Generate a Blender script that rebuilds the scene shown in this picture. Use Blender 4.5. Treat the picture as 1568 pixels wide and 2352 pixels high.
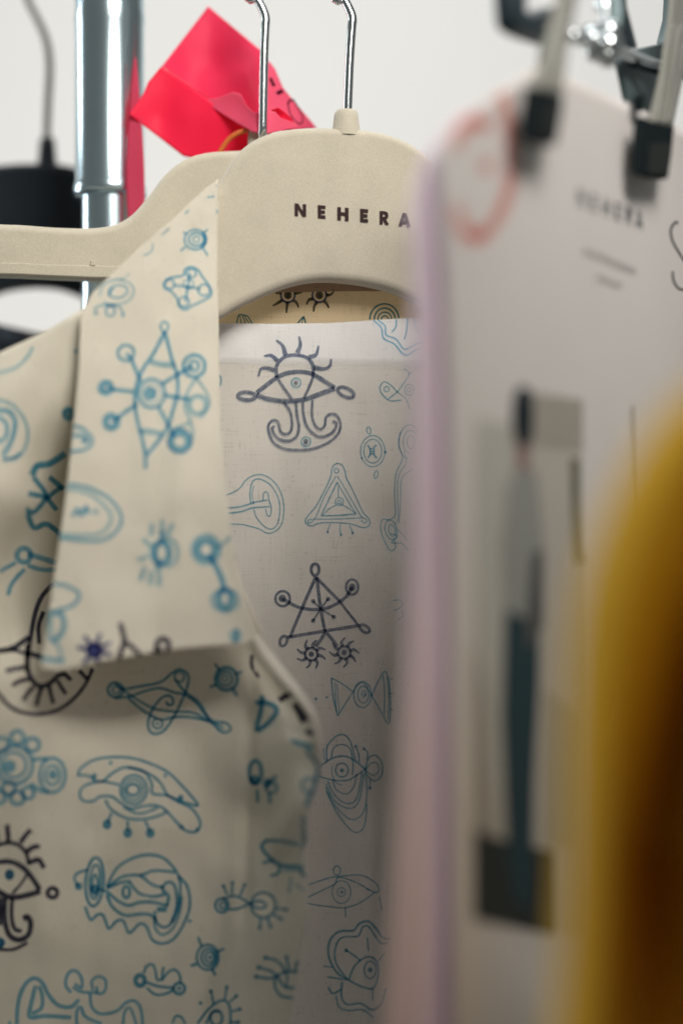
import bpy, bmesh, math, random
import numpy as np
from mathutils import Vector, Matrix, noise

random.seed(7)
scene = bpy.context.scene
for o in list(bpy.data.objects):
    bpy.data.objects.remove(o)

# ------------------------------------------------------------------ camera, light, exposure
ZC = 1.30                       # camera height
HOR = 1700.0                    # horizon row in a 1568 x 2352 frame
KPX = 24.0 / 85.0 / 1568.0      # metres per frame unit at 1 m
cam_d = bpy.data.cameras.new('camera')
cam = bpy.data.objects.new('camera', cam_d)
scene.collection.objects.link(cam)
cam.location = (0, 0, ZC)
cam.rotation_euler = (math.radians(90), 0, 0)
cam_d.sensor_fit = 'HORIZONTAL'
cam_d.sensor_width = 24.0
cam_d.lens = 85.0
cam_d.shift_y = (HOR - 1176.0) / 1568.0
cam_d.clip_start = 0.05
cam_d.clip_end = 50
cam_d.dof.use_dof = True
cam_d.dof.focus_distance = 1.010
cam_d.dof.aperture_fstop = 1.95
cam_d.dof.aperture_blades = 0
scene.camera = cam

world = bpy.data.worlds.new('World')
scene.world = world
world.use_nodes = True
bg = world.node_tree.nodes['Background']
bg.inputs['Color'].default_value = (0.93, 0.97, 0.93, 1)
bg.inputs['Strength'].default_value = 0.135


def area_lamp(name, loc, target, sx, sy, power, col, spread=180):
    ld = bpy.data.lights.new(name, 'AREA')
    ld.shape = 'RECTANGLE'
    ld.size, ld.size_y = sx, sy
    ld.energy = power
    ld.color = col
    ld.spread = math.radians(spread)
    lo = bpy.data.objects.new(name, ld)
    scene.collection.objects.link(lo)
    lo.location = loc
    d = Vector(target) - Vector(loc)
    lo.rotation_euler = d.to_track_quat('-Z', 'Y').to_euler()
    return lo


area_lamp('room_light', (0.31, 0.02, ZC + 0.84), (0.02, 1.00, ZC + 0.43), 0.45, 0.45, 2.25, (1.0, 0.965, 0.91), 56)
area_lamp('ceiling_light', (0.10, 1.25, ZC + 1.30), (0.0, 1.35, ZC), 1.4, 0.7, 10.2, (0.97, 0.99, 1.0), 150)
area_lamp('window_light', (-1.30, 1.52, ZC + 0.30), (-0.10, 1.06, ZC + 0.28), 0.30, 1.0, 3.3, (0.90, 0.97, 1.0), 120)

scene.view_settings.view_transform = 'Standard'
scene.view_settings.look = 'None'
scene.view_settings.exposure = 0.0
scene.view_settings.gamma = 1.0
scene.render.engine = 'CYCLES'
scene.cycles.use_denoising = True
scene.cycles.transparent_max_bounces = 32
scene.cycles.max_bounces = 8
scene.cycles.sample_clamp_indirect = 6.0


# ------------------------------------------------------------------ helpers
def P(px, py, Y):
    return Vector(((px - 784.0) * KPX * Y, Y, ZC - (py - HOR) * KPX * Y))


def frame(x0, y0, w):
    """traced drawing units -> frame units"""
    s = w / 1568.0

    def f(p):
        return ((x0 + p[0] * s) * 0.87111, (y0 + p[1] * s) * 0.87111)
    f.k = s * 0.87111
    return f


def link(name, me, mat=None, parent=None):
    o = bpy.data.objects.new(name, me)
    scene.collection.objects.link(o)
    if mat is not None:
        me.materials.append(mat)
    if parent is not None:
        o.parent = parent
        o.matrix_parent_inverse = Matrix.Identity(4)
        if parent.type == 'EMPTY' or parent.parent:
            root = parent
            while root.parent:
                root = root.parent
            if parent == root:
                o.matrix_parent_inverse = root.matrix_basis.inverted()
    return o


def thing(name, label, cat, loc, group=None):
    o = bpy.data.objects.new(name, None)
    scene.collection.objects.link(o)
    o.empty_display_size = 0.02
    o.location = loc
    o['label'] = label
    o['category'] = cat
    if group:
        o['group'] = group
    return o


def catmull(pts, n=8, closed=False):
    pts = [np.array(p, float) for p in pts]
    if len(pts) < 3 and not closed:
        a, b = pts[0], pts[-1]
        return [a + (b - a) * t for t in np.linspace(0, 1, max(2, n))]
    out = []
    m = len(pts)
    segs = m if closed else m - 1
    for i in range(segs):
        if closed:
            p0, p1, p2, p3 = pts[i - 1], pts[i], pts[(i + 1) % m], pts[(i + 2) % m]
        else:
            p1, p2 = pts[i], pts[i + 1]
            p0 = pts[i - 1] if i > 0 else 2 * p1 - p2
            p3 = pts[i + 2] if i + 2 < m else 2 * p2 - p1
        for k in range(n):
            t = k / n
            out.append(0.5 * ((2 * p1) + (-p0 + p2) * t + (2 * p0 - 5 * p1 + 4 * p2 - p3) * t * t
                              + (-p0 + 3 * p1 - 3 * p2 + p3) * t ** 3))
    if not closed:
        out.append(pts[-1])
    return out


def resample(pts, n):
    pts = np.array(pts, float)
    seg = np.linalg.norm(np.diff(pts, axis=0), axis=1)
    s = np.concatenate([[0], np.cumsum(seg)])
    if s[-1] < 1e-9:
        return np.repeat(pts[:1], n, axis=0)
    t = np.linspace(0, s[-1], n)
    return np.stack([np.interp(t, s, pts[:, k]) for k in range(pts.shape[1])], axis=1)


class Depth:
    """thin-plate surface through (px, py, Y) control points, with soft folds"""

    def __init__(self, ctrl, folds=(), wob=0.0, seed=0):
        c = np.array(ctrl, float)
        self.xy = c[:, :2] / 500.0
        n = len(c)
        d = np.linalg.norm(self.xy[:, None] - self.xy[None], axis=2)
        K = self.phi(d) + np.eye(n) * 1e-4
        Pm = np.concatenate([np.ones((n, 1)), self.xy], axis=1)
        A = np.block([[K, Pm], [Pm.T, np.zeros((3, 3))]])
        sol = np.linalg.solve(A, np.concatenate([c[:, 2], np.zeros(3)]))
        self.w, self.a = sol[:n], sol[n:]
        self.folds, self.wob, self.seed = folds, wob, seed

    @staticmethod
    def phi(r):
        return np.where(r > 1e-9, r * r * np.log(np.maximum(r, 1e-9)), 0)

    def __call__(self, px, py):
        q = np.array([px, py]) / 500.0
        v = float(self.phi(np.linalg.norm(self.xy - q, axis=1)) @ self.w + self.a[0] + self.a[1:] @ q)
        for (x0, y0, x1, y1, width, amp) in self.folds:
            a = np.array([x0, y0]); b = np.array([x1, y1]); p = np.array([px, py])
            L = np.linalg.norm(b - a); e = (b - a) / L
            t = float((p - a) @ e) / L
            dd = float(e[0] * (p - a)[1] - e[1] * (p - a)[0])
            fade = max(0.0, min(1.0, 4 * min(t + 0.15, 1.15 - t)))
            v += amp * math.exp(-(dd / width) ** 2) * fade
        if self.wob:
            v += self.wob * noise.noise(Vector((px * 0.006, py * 0.0035, self.seed)))
            v += 0.35 * self.wob * noise.noise(Vector((px * 0.017, py * 0.011, self.seed + 9)))
        return v


def mesh_from(verts, faces, name, smooth=True, uv=None):
    me = bpy.data.meshes.new(name)
    me.from_pydata([tuple(v) for v in verts], [], faces)
    me.update()
    if smooth:
        me.polygons.foreach_set('use_smooth', [True] * len(me.polygons))
    return me


def coons(top, bottom, left, right, nu, nv):
    T, B = resample(top, nu), resample(bottom, nu)
    L, R = resample(left, nv), resample(right, nv)
    u = np.linspace(0, 1, nu)[None, :, None]
    v = np.linspace(0, 1, nv)[:, None, None]
    S = (1 - v) * T[None] + v * B[None] + (1 - u) * L[:, None] + u * R[:, None]
    S -= (1 - u) * (1 - v) * T[0] + u * (1 - v) * T[-1] + (1 - u) * v * B[0] + u * v * B[-1]
    return S


def cloth(name, top, bottom, left, right, depth, mat, parent, nu=60, nv=90, thick=0.0004, kind=None):
    S = coons(top, bottom, left, right, nu, nv)
    verts = [P(S[j, i, 0], S[j, i, 1], depth(S[j, i, 0], S[j, i, 1])) for j in range(nv) for i in range(nu)]
    faces = [(j * nu + i, (j + 1) * nu + i, (j + 1) * nu + i + 1, j * nu + i + 1)
             for j in range(nv - 1) for i in range(nu - 1)]
    o = link(name, mesh_from(verts, faces, name), mat, parent)
    if thick > 0:
        m = o.modifiers.new('thickness', 'SOLIDIFY')
        m.thickness = thick
        m.offset = -1.0
    poly = list(map(tuple, S[0])) + list(map(tuple, S[1:, -1])) + list(map(tuple, S[-1, ::-1][1:])) + list(map(tuple, S[::-1, 0][1:-1]))
    return o, poly


def roll_back(name, edge, depth, mat, parent, reach=0.03, drop=0.012, lift=0.0, n=7, side=0.0, thick=0.0004):
    """a strip that carries a cloth edge over and back, away from the viewer"""
    rows = []
    for k in range(n):
        a = k / (n - 1) * math.pi * 0.62
        rows.append([P(x, y, depth(x, y)) + Vector((side * k / (n - 1), reach * math.sin(a) / math.sin(math.pi * 0.62) * (k / (n - 1)) ** 0.5,
                                                    lift * math.sin(a) - drop * (1 - math.cos(a)))) for (x, y) in edge])
    m = len(edge)
    verts = [v for r in rows for v in r]
    faces = [(j * m + i, j * m + i + 1, (j + 1) * m + i + 1, (j + 1) * m + i) for j in range(n - 1) for i in range(m - 1)]
    o = link(name, mesh_from(verts, faces, name), mat, parent)
    s = o.modifiers.new('thickness', 'SOLIDIFY')
    s.thickness = thick
    s.offset = 0
    return o


def inside(poly, x, y):
    c = False
    j = len(poly) - 1
    for i in range(len(poly)):
        xi, yi = poly[i]
        xj, yj = poly[j]
        if (yi > y) != (yj > y) and x < (xj - xi) * (y - yi) / (yj - yi) + xi:
            c = not c
        j = i
    return c


class Art:
    """a printed drawing: strokes and dots laid on a cloth surface"""

    def __init__(self, fr):
        self.fr = fr
        self.items = []

    def s(self, pts, w, closed=False, taper=False, raw=False):
        p = [self.fr(q) for q in pts]
        p = p if raw else catmull(p, 7, closed)
        if closed:
            p = list(p) + [p[0], p[1]]
        self.items.append((np.array(p, float), w * self.fr.k, taper))
        return self

    def c(self, cx, cy, rx, ry=None, w=10, rot=0, a0=0, a1=360):
        ry = rx if ry is None else ry
        r = math.radians(rot)
        n = 26
        pts = []
        for i in range(n + 1):
            a = math.radians(a0 + (a1 - a0) * i / n)
            x, y = rx * math.cos(a), ry * math.sin(a)
            pts.append((cx + x * math.cos(r) - y * math.sin(r), cy + x * math.sin(r) + y * math.cos(r)))
        return self.s(pts, w, raw=True)

    def d(self, cx, cy, r, ry=None):
        ry = r if ry is None else ry
        return self.c(cx, cy, r * 0.5, ry * 0.5, w=r * 1.02)

    def sun(self, cx, cy, r, w, nray, length, rw, rot=0, wavy=0.2):
        self.c(cx, cy, r, w=w)
        self.d(cx, cy, r * 0.45)
        for i in range(nray):
            a = math.radians(rot + 360 * i / nray)
            b = a + wavy * (1.6 if i % 2 else 0.9)
            self.s([(cx + r * math.cos(a), cy + r * math.sin(a)),
                    (cx + (r + length * .5) * math.cos(a), cy + (r + length * .5) * math.sin(a)),
                    (cx + (r + length) * math.cos(b), cy + (r + length) * math.sin(b))], rw * 1.25, taper=True)
        return self

    def build(self, depth, poly, mat, parent, name='printed_motif', lift=0.00022, ws=1.0):
        verts, faces = [], []
        for idx, (p, w, taper) in enumerate(self.items):
            n = len(p)
            seg = np.gradient(p, axis=0)
            ln = np.linalg.norm(seg, axis=1)
            ln[ln < 1e-9] = 1
            nor = np.stack([-seg[:, 1], seg[:, 0]], axis=1) / ln[:, None]
            off = lift + 0.000018 * idx
            base = len(verts)
            for i in range(n):
                ww = w * 0.5 * ws
                if taper:
                    ww *= (1.0 - 0.6 * i / (n - 1))
                ww *= 1 + 0.10 * noise.noise(Vector((p[i, 0] * .15, p[i, 1] * .15, idx)))
                for sg in (-1, 1):
                    x, y = p[i] + sg * ww * nor[i]
                    Y = depth(x, y)
                    verts.append(P(x, y, Y - off))
            for i in range(n - 1):
                if poly is None or inside(poly, *(0.5 * (p[i] + p[i + 1]))):
                    a = base + 2 * i
                    faces.append((a, a + 1, a + 3, a + 2))
        if not faces:
            return None
        return link(name, mesh_from(verts, faces, name), mat, parent)


def tube(name, pts, r, mat, parent, n=10, smooth=6, radii=None):
    pts = [np.array(p, float) for p in pts]
    q = catmull(pts, smooth) if smooth > 1 else pts
    q = [Vector(p) for p in q]
    verts, faces = [], []
    up = Vector((0.3, 1, 0.2))
    m = len(q)
    for i, c in enumerate(q):
        t = (q[min(i + 1, m - 1)] - q[max(i - 1, 0)]).normalized()
        a = t.cross(up).normalized()
        b = t.cross(a).normalized()
        rr = r if radii is None else np.interp(i / (m - 1), np.linspace(0, 1, len(radii)), radii)
        for k in range(n):
            an = 2 * math.pi * k / n
            verts.append(c + (a * math.cos(an) + b * math.sin(an)) * rr)
    for i in range(m - 1):
        for k in range(n):
            faces.append((i * n + k, i * n + (k + 1) % n, (i + 1) * n + (k + 1) % n, (i + 1) * n + k))
    faces.append(tuple(range(n - 1, -1, -1)))
    faces.append(tuple((m - 1) * n + k for k in range(n)))
    return link(name, mesh_from(verts, faces, name), mat, parent)


def lathe(name, cx, cy, prof, mat, parent, n=48):
    verts, faces = [], []
    for (r, z) in prof:
        for k in range(n):
            a = 2 * math.pi * k / n
            verts.append((cx + r * math.cos(a), cy + r * math.sin(a), z))
    for j in range(len(prof) - 1):
        for k in range(n):
            faces.append((j * n + k, j * n + (k + 1) % n, (j + 1) * n + (k + 1) % n, (j + 1) * n + k))
    me = mesh_from(verts, faces, name)
    return link(name, me, mat, parent)


def slab(name, outline, yfun, thick, mat, parent, bevel=0.002, smooth_n=0, seg=4, ndir=(0, 1, 0)):
    """closed outline (frame units) lying on a surface, extruded away from the viewer"""
    pts = catmull(outline, smooth_n, True) if smooth_n else outline
    pts = [P(x, y, yfun(x, y)) for (x, y) in pts]
    bm = bmesh.new()
    vs = [bm.verts.new(p) for p in pts]
    f = bm.faces.new(vs)
    r = bmesh.ops.extrude_face_region(bm, geom=[f])
    nd = Vector(ndir).normalized() * thick
    for e in r['geom']:
        if isinstance(e, bmesh.types.BMVert):
            e.co += nd
    bmesh.ops.recalc_face_normals(bm, faces=bm.faces)
    me = bpy.data.meshes.new(name)
    bm.to_mesh(me)
    bm.free()
    me.polygons.foreach_set('use_smooth', [True] * len(me.polygons))
    o = link(name, me, mat, parent)
    b = o.modifiers.new('bevel', 'BEVEL')
    b.width = bevel
    b.segments = seg
    b.limit_method = 'ANGLE'
    b.angle_limit = math.radians(55)
    b.harden_normals = True
    return o


# ------------------------------------------------------------------ materials
def nt(name):
    m = bpy.data.materials.new(name)
    m.use_nodes = True
    n = m.node_tree.nodes
    return m, n, m.node_tree.links, n['Principled BSDF']


def ramp(n, l, src, c0, c1, p0=0.0, p1=1.0):
    r = n.new('ShaderNodeValToRGB')
    r.color_ramp.elements[0].position = p0
    r.color_ramp.elements[0].color = (*c0, 1)
    r.color_ramp.elements[1].position = p1
    r.color_ramp.elements[1].color = (*c1, 1)
    l.new(src, r.inputs['Fac'])
    return r.outputs['Color']


def tex(n, l, scale, kind='NOISE', stretch=(1, 1, 1), detail=3, rough=0.6):
    tc = n.new('ShaderNodeTexCoord')
    mp = n.new('ShaderNodeMapping')
    mp.inputs['Scale'].default_value = stretch
    l.new(tc.outputs['Object'], mp.inputs['Vector'])
    t = n.new('ShaderNodeTexNoise')
    t.inputs['Scale'].default_value = scale
    t.inputs['Detail'].default_value = detail
    t.inputs['Roughness'].default_value = rough
    l.new(mp.outputs['Vector'], t.inputs['Vector'])
    return t.outputs['Fac']


def weave_material(name, col, trans=0.2, contrast=0.10, trans_col=None, sheen=0.15):
    m, n, l, b = nt(name)
    h = tex(n, l, 1300, stretch=(0.06, 1, 1.0), detail=1)     # weft slubs
    v = tex(n, l, 1300, stretch=(1.0, 1, 0.06), detail=1)     # warp slubs
    g = tex(n, l, 30, detail=4)
    add = n.new('ShaderNodeMath'); add.operation = 'ADD'
    l.new(h, add.inputs[0]); l.new(v, add.inputs[1])
    ad2 = n.new('ShaderNodeMath'); ad2.operation = 'MULTIPLY_ADD'
    l.new(g, ad2.inputs[0]); ad2.inputs[1].default_value = 0.35
    l.new(add.outputs[0], ad2.inputs[2])
    lo = tuple(c * (1 - contrast) for c in col)
    hi = tuple(min(1, c * (1 + contrast)) for c in col)
    colr = ramp(n, l, ad2.outputs[0], lo, hi, 0.85, 1.5)
    l.new(colr, b.inputs['Base Color'])
    b.inputs['Roughness'].default_value = 0.92
    b.inputs['Specular IOR Level'].default_value = 0.15
    b.inputs['Sheen Weight'].default_value = sheen
    bp = n.new('ShaderNodeBump')
    bp.inputs['Strength'].default_value = 0.25
    bp.inputs['Distance'].default_value = 0.0003
    l.new(add.outputs[0], bp.inputs['Height'])
    l.new(bp.outputs[0], b.inputs['Normal'])
    if trans > 0:
        tr = n.new('ShaderNodeBsdfTranslucent')
        if trans_col:
            tr.inputs['Color'].default_value = (*trans_col, 1)
        else:
            l.new(colr, tr.inputs['Color'])
        mx = n.new('ShaderNodeMixShader')
        mx.inputs[0].default_value = trans
        out = n['Material Output']
        l.new(b.outputs[0], mx.inputs[1])
        l.new(tr.outputs[0], mx.inputs[2])
        l.new(mx.outputs[0], out.inputs['Surface'])
    return m


def flock_material(name, col, contrast=0.10):
    m, n, l, b = nt(name)
    f = tex(n, l, 1800, detail=3)
    g = tex(n, l, 60, detail=3)
    ad = n.new('ShaderNodeMath'); ad.operation = 'MULTIPLY_ADD'
    l.new(g, ad.inputs[0]); ad.inputs[1].default_value = 0.5
    l.new(f, ad.inputs[2])
    c = ramp(n, l, ad.outputs[0], tuple(x * (1 - contrast) for x in col), tuple(x * (1 + contrast) for x in col), 0.55, 0.95)
    l.new(c, b.inputs['Base Color'])
    b.inputs['Roughness'].default_value = 1.0
    b.inputs['Specular IOR Level'].default_value = 0.05
    b.inputs['Sheen Weight'].default_value = 0.35
    b.inputs['Sheen Roughness'].default_value = 0.5
    bp = n.new('ShaderNodeBump')
    bp.inputs['Strength'].default_value = 0.35
    bp.inputs['Distance'].default_value = 0.0004
    l.new(f, bp.inputs['Height'])
    l.new(bp.outputs[0], b.inputs['Normal'])
    return m


def plain(name, col, rough=0.6, metal=0.0, spec=0.5, noise_amt=0.06, scale=80):
    m, n, l, b = nt(name)
    f = tex(n, l, scale, detail=3)
    c = ramp(n, l, f, tuple(x * (1 - noise_amt) for x in col), tuple(min(1, x * (1 + noise_amt)) for x in col), 0.3, 0.7)
    l.new(c, b.inputs['Base Color'])
    b.inputs['Roughness'].default_value = rough
    b.inputs['Metallic'].default_value = metal
    b.inputs['Specular IOR Level'].default_value = spec
    return m


def ink(name, col, broken=0.0):
    """dye: tints the cloth it lies on; strokes that cross get darker"""
    m = bpy.data.materials.new(name)
    m.use_nodes = True
    n, l = m.node_tree.nodes, m.node_tree.links
    n.remove(n['Principled BSDF'])
    t = n.new('ShaderNodeBsdfTransparent')
    f = tex(n, l, 700 if broken else 300, detail=3)
    lo = tuple(col)
    k = 0.12 + broken
    hi = tuple(c + (1 - c) * k for c in col)
    c = ramp(n, l, f, lo, hi, 0.38, 0.62)
    l.new(c, t.inputs['Color'])
    l.new(t.outputs[0], n['Material Output'].inputs['Surface'])
    return m


M_wall = plain('wall_paint', (0.80, 0.79, 0.77), 0.9, spec=0.2, noise_amt=0.01, scale=6)
M_cream = weave_material('cream_cotton', (0.70, 0.65, 0.535), trans=0.22, contrast=0.05)
M_inside = weave_material('cream_cotton_inside', (0.645, 0.61, 0.55), trans=0.22, contrast=0.07, sheen=0.05)
M_band = weave_material('white_neck_band', (0.76, 0.745, 0.72), trans=0.15, contrast=0.05)
def fade_band(m, z0, z1):
    n, l = m.node_tree.nodes, m.node_tree.links
    out = n['Material Output']
    src = out.inputs['Surface'].links[0].from_socket
    tc = n.new('ShaderNodeTexCoord'); sp = n.new('ShaderNodeSeparateXYZ'); mr = n.new('ShaderNodeMapRange')
    l.new(tc.outputs['Object'], sp.inputs[0]); l.new(sp.outputs['Z'], mr.inputs['Value'])
    mr.inputs['From Min'].default_value = z0; mr.inputs['From Max'].default_value = z1
    t = n.new('ShaderNodeBsdfTransparent'); mx = n.new('ShaderNodeMixShader')
    l.new(mr.outputs[0], mx.inputs[0]); l.new(t.outputs[0], mx.inputs[1]); l.new(src, mx.inputs[2])
    l.new(mx.outputs[0], out.inputs['Surface'])


fade_band(M_band, P(0, 852, 1.016).z, P(0, 822, 1.016).z)
M_facing = weave_material('warm_cream_facing', (0.72, 0.61, 0.43), trans=0.62, contrast=0.08)
M_flock = flock_material('beige_flocking', (0.49, 0.445, 0.35))
M_flock_black = flock_material('black_flocking', (0.010, 0.014, 0.018))
M_chrome = plain('chrome', (0.72, 0.76, 0.77), 0.13, 1.0, noise_amt=0.03)
M_pole = plain('polished_steel', (0.66, 0.80, 0.86), 0.21, 1.0, noise_amt=0.03)
M_hookgrey = plain('dull_wire', (0.22, 0.21, 0.18), 0.5, 0.2)
M_darkmetal = plain('dark_steel', (0.018, 0.032, 0.040), 0.45, 0.2)
M_tealmetal = plain('grey_steel', (0.10, 0.145, 0.15), 0.45, 0.3)
M_black = plain('black_rubber', (0.008, 0.013, 0.015), 0.7, spec=0.08)
M_greypad = plain('smoky_plastic', (0.022, 0.026, 0.024), 0.6, spec=0.1)
M_brown = plain('brown_lettering', (0.035, 0.018, 0.018), 0.8, spec=0.2)
M_label = weave_material('brown_label', (0.30, 0.20, 0.12), 0.0, 0.25)
M_rubber = plain('orange_rubber', (0.55, 0.12, 0.02), 0.5)
M_paper = plain('white_paper', (0.69, 0.645, 0.62), 0.75, spec=0.25, noise_amt=0.015, scale=30)
M_lilac = weave_material('lilac_cotton', (0.84, 0.73, 0.82), 0.30, 0.05)
M_yellow = weave_material('yellow_wool', (0.82, 0.475, 0.036), 0.0, 0.14, sheen=0.0)
M_navy = weave_material('black_cloth', (0.008, 0.010, 0.014), 0.0, 0.2, sheen=0.05)


def film(name, col, trans=0.45):
    m, n, l, b = nt(name)
    b.inputs['Base Color'].default_value = (*col, 1)
    b.inputs['Roughness'].default_value = 0.5
    b.inputs['Specular IOR Level'].default_value = 0.2
    f = tex(n, l, 45, detail=2)
    bp = n.new('ShaderNodeBump')
    bp.inputs['Strength'].default_value = 0.15
    bp.inputs['Distance'].default_value = 0.002
    l.new(f, bp.inputs['Height'])
    l.new(bp.outputs[0], b.inputs['Normal'])
    tr = n.new('ShaderNodeBsdfTranslucent')
    tr.inputs['Color'].default_value = (*col, 1)
    mx = n.new('ShaderNodeMixShader')
    mx.inputs[0].default_value = trans
    l.new(b.outputs[0], mx.inputs[1])
    l.new(tr.outputs[0], mx.inputs[2])
    l.new(mx.outputs[0], n['Material Output'].inputs['Surface'])
    return m


M_pink = film('pink_film', (0.92, 0.048, 0.14))
M_red = film('pink_film_doubled', (0.97, 0.030, 0.10))
M_pole_reflection = film('pink_reflection_tint', (0.70, 0.075, 0.15))  # colour of the film's reflection in the pole
M_rose = film('pale_pink_film', (0.86, 0.12, 0.22))


def clear_plastic():
    m, n, l, b = nt('clear_plastic')
    b.inputs['Base Color'].default_value = (0.66, 0.65, 0.60, 1)
    b.inputs['Roughness'].default_value = 0.12
    t = n.new('ShaderNodeBsdfTransparent')
    t.inputs['Color'].default_value = (0.93, 0.92, 0.89, 1)
    mx = n.new('ShaderNodeMixShader')
    fr = n.new('ShaderNodeFresnel')
    fr.inputs['IOR'].default_value = 1.45
    ad = n.new('ShaderNodeMath'); ad.operation = 'ADD'; ad.inputs[1].default_value = 0.22
    l.new(fr.outputs[0], ad.inputs[0])
    l.new(ad.outputs[0], mx.inputs[0])
    l.new(t.outputs[0], mx.inputs[1])
    l.new(b.outputs[0], mx.inputs[2])
    l.new(mx.outputs[0], n['Material Output'].inputs['Surface'])
    return m


M_clear = clear_plastic()
I_blue = ink('blue_dye', (0.42, 0.69, 0.85))
I_teal = ink('strong_blue_dye', (0.25, 0.56, 0.73))
I_blue_deep = ink('deep_blue_dye', (0.06, 0.32, 0.52))
I_pale = ink('pale_blue_dye', (0.60, 0.79, 0.89))
I_black = ink('black_dye', (0.17, 0.18, 0.27))
I_navy = ink('navy_dye', (0.12, 0.16, 0.45))
I_back = ink('blue_dye_showing_through', (0.42, 0.66, 0.78), 0.16)
I_backdark = ink('black_dye_showing_through', (0.38, 0.43, 0.53), 0.14)
I_coral = ink('coral_print', (0.95, 0.66, 0.62))
I_grey = ink('grey_print', (0.50, 0.52, 0.53))
I_faint = ink('faint_grey_print', (0.78, 0.78, 0.78))
I_pen = ink('black_pen', (0.12, 0.13, 0.15))

# ------------------------------------------------------------------ setting
WY = 1.75
me = mesh_from([(-3, WY, -0.2), (3, WY, -0.2), (3, WY, 3.4), (-3, WY, 3.4),
                (-3, WY + .1, -0.2), (3, WY + .1, -0.2), (3, WY + .1, 3.4), (-3, WY + .1, 3.4)],
               [(0, 1, 2, 3), (5, 4, 7, 6), (1, 5, 6, 2), (4, 0, 3, 7), (3, 2, 6, 7), (4, 5, 1, 0)], 'wall', smooth=False)
wall = link('wall', me, M_wall)
wall['kind'] = 'structure'

# ------------------------------------------------------------------ garment rack
RZ = ZC + 0.395                     # rail height
pole_x, pole_y = P(252, 0, 1.065).x, 1.065
rack = thing('garment_rack', 'shiny steel upright pole of the clothes rack at the left', 'clothes rack', (pole_x, pole_y, 0))
zc = P(252, 455, 1.065).z
z_ring2 = P(252, 45, 1.065).z
lathe('upright_pole', pole_x, pole_y, [(0.0, ZC - 0.9), (0.0125, ZC - 0.9), (0.0125, zc), (0.0125, zc + .001)], M_pole, rack)
lathe('sleeve', pole_x, pole_y, [(0.0125, zc), (0.0158, zc + 0.0005), (0.0163, zc + 0.002), (0.0160, zc + 0.005),
                                 (0.0153, zc + 0.0065), (0.0153, z_ring2 - 0.003), (0.0157, z_ring2), (0.0153, z_ring2 + 0.003),
                                 (0.0153, RZ + 0.02), (0.0, RZ + 0.024)], M_pole, rack)
r0 = Vector((pole_x - 0.05, pole_y + 0.05, RZ))
r1 = Vector((0.62, 0.345, RZ))
tube('rail', [r0, (r0 + r1) / 2, r1], 0.0125, M_pole, rack, 24, 4)


def hook(root, px, py0, Y, mat, lean=0.0, r=0.00195):
    """wire hook rising from the neck and closing over the rail"""
    b = P(px, py0, Y)
    bend = P(px + lean, 28, Y)
    rad = 0.021
    cx, cz = b.x - 0.004, RZ + 0.0
    pts = [b, P(px + lean * .45, 150, Y), P(px + lean * .9, 70, Y), P(px + lean + 1, 42, Y), P(px + lean - 5, 22, Y), P(px + lean - 18, -4, Y), P(px + lean - 34, -40, Y)]
    for a in (-20, 20, 60, 100, 140, 180, 205):
        pts.append(Vector((cx + rad * math.cos(math.radians(a)), Y, RZ - 0.006 + rad * math.sin(math.radians(a)) + (0.004 if a < 0 else 0))))
    return tube('hook', pts, r, mat, root, 10, 6)


# ------------------------------------------------------------------ front beige hanger
T1 = 0.18
def Yh1(px, py=0):
    return 1.0 / (1.0 - (px - 784) * KPX * T1)
N1 = Vector((-T1, 1, 0))
h1 = thing('clothes_hanger', 'front beige flocked hanger with brown lettering, holding the printed shirt', 'hanger',
           P(795, 295, 1.0), 'beige hangers')
head = [(515, 400), (540, 358), (575, 325), (620, 303), (680, 292), (740, 290), (765, 291), (795, 292), (826, 294), (880, 302),
        (935, 322), (985, 356), (1020, 400), (1050, 455), (1095, 515), (1160, 570), (1260, 640), (1400, 730), (1560, 830),
        (1570, 905), (1420, 835), (1260, 780), (1120, 745), (1010, 718), (955, 688), (900, 664), (840, 649), (780, 642), (735, 641),
        (690, 647), (640, 662), (590, 683), (540, 708), (500, 730), (400, 765), (250, 830), (60, 900), (-160, 985),
        (-170, 905), (0, 838), (180, 752), (300, 660), (400, 560), (462, 490), (492, 445)]
slab('hanger_body', head, Yh1, 0.0115, M_flock, h1, 0.0042, 3, 5, N1)
# neck nub
nb = P(795, 292, 1.0055)
lathe('neck', nb.x, Yh1(795) + 0.0055, [(0.0062, nb.z - 0.004), (0.0056, nb.z + 0.0005), (0.0052, nb.z + 0.0035), (0.0050, nb.z + 0.0058),
                                        (0.0042, nb.z + 0.0070), (0.0, nb.z + 0.0073)], M_flock, h1, 28)
hook(h1, 797, 275, Yh1(795) + 0.0055, M_chrome, 11)

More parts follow.
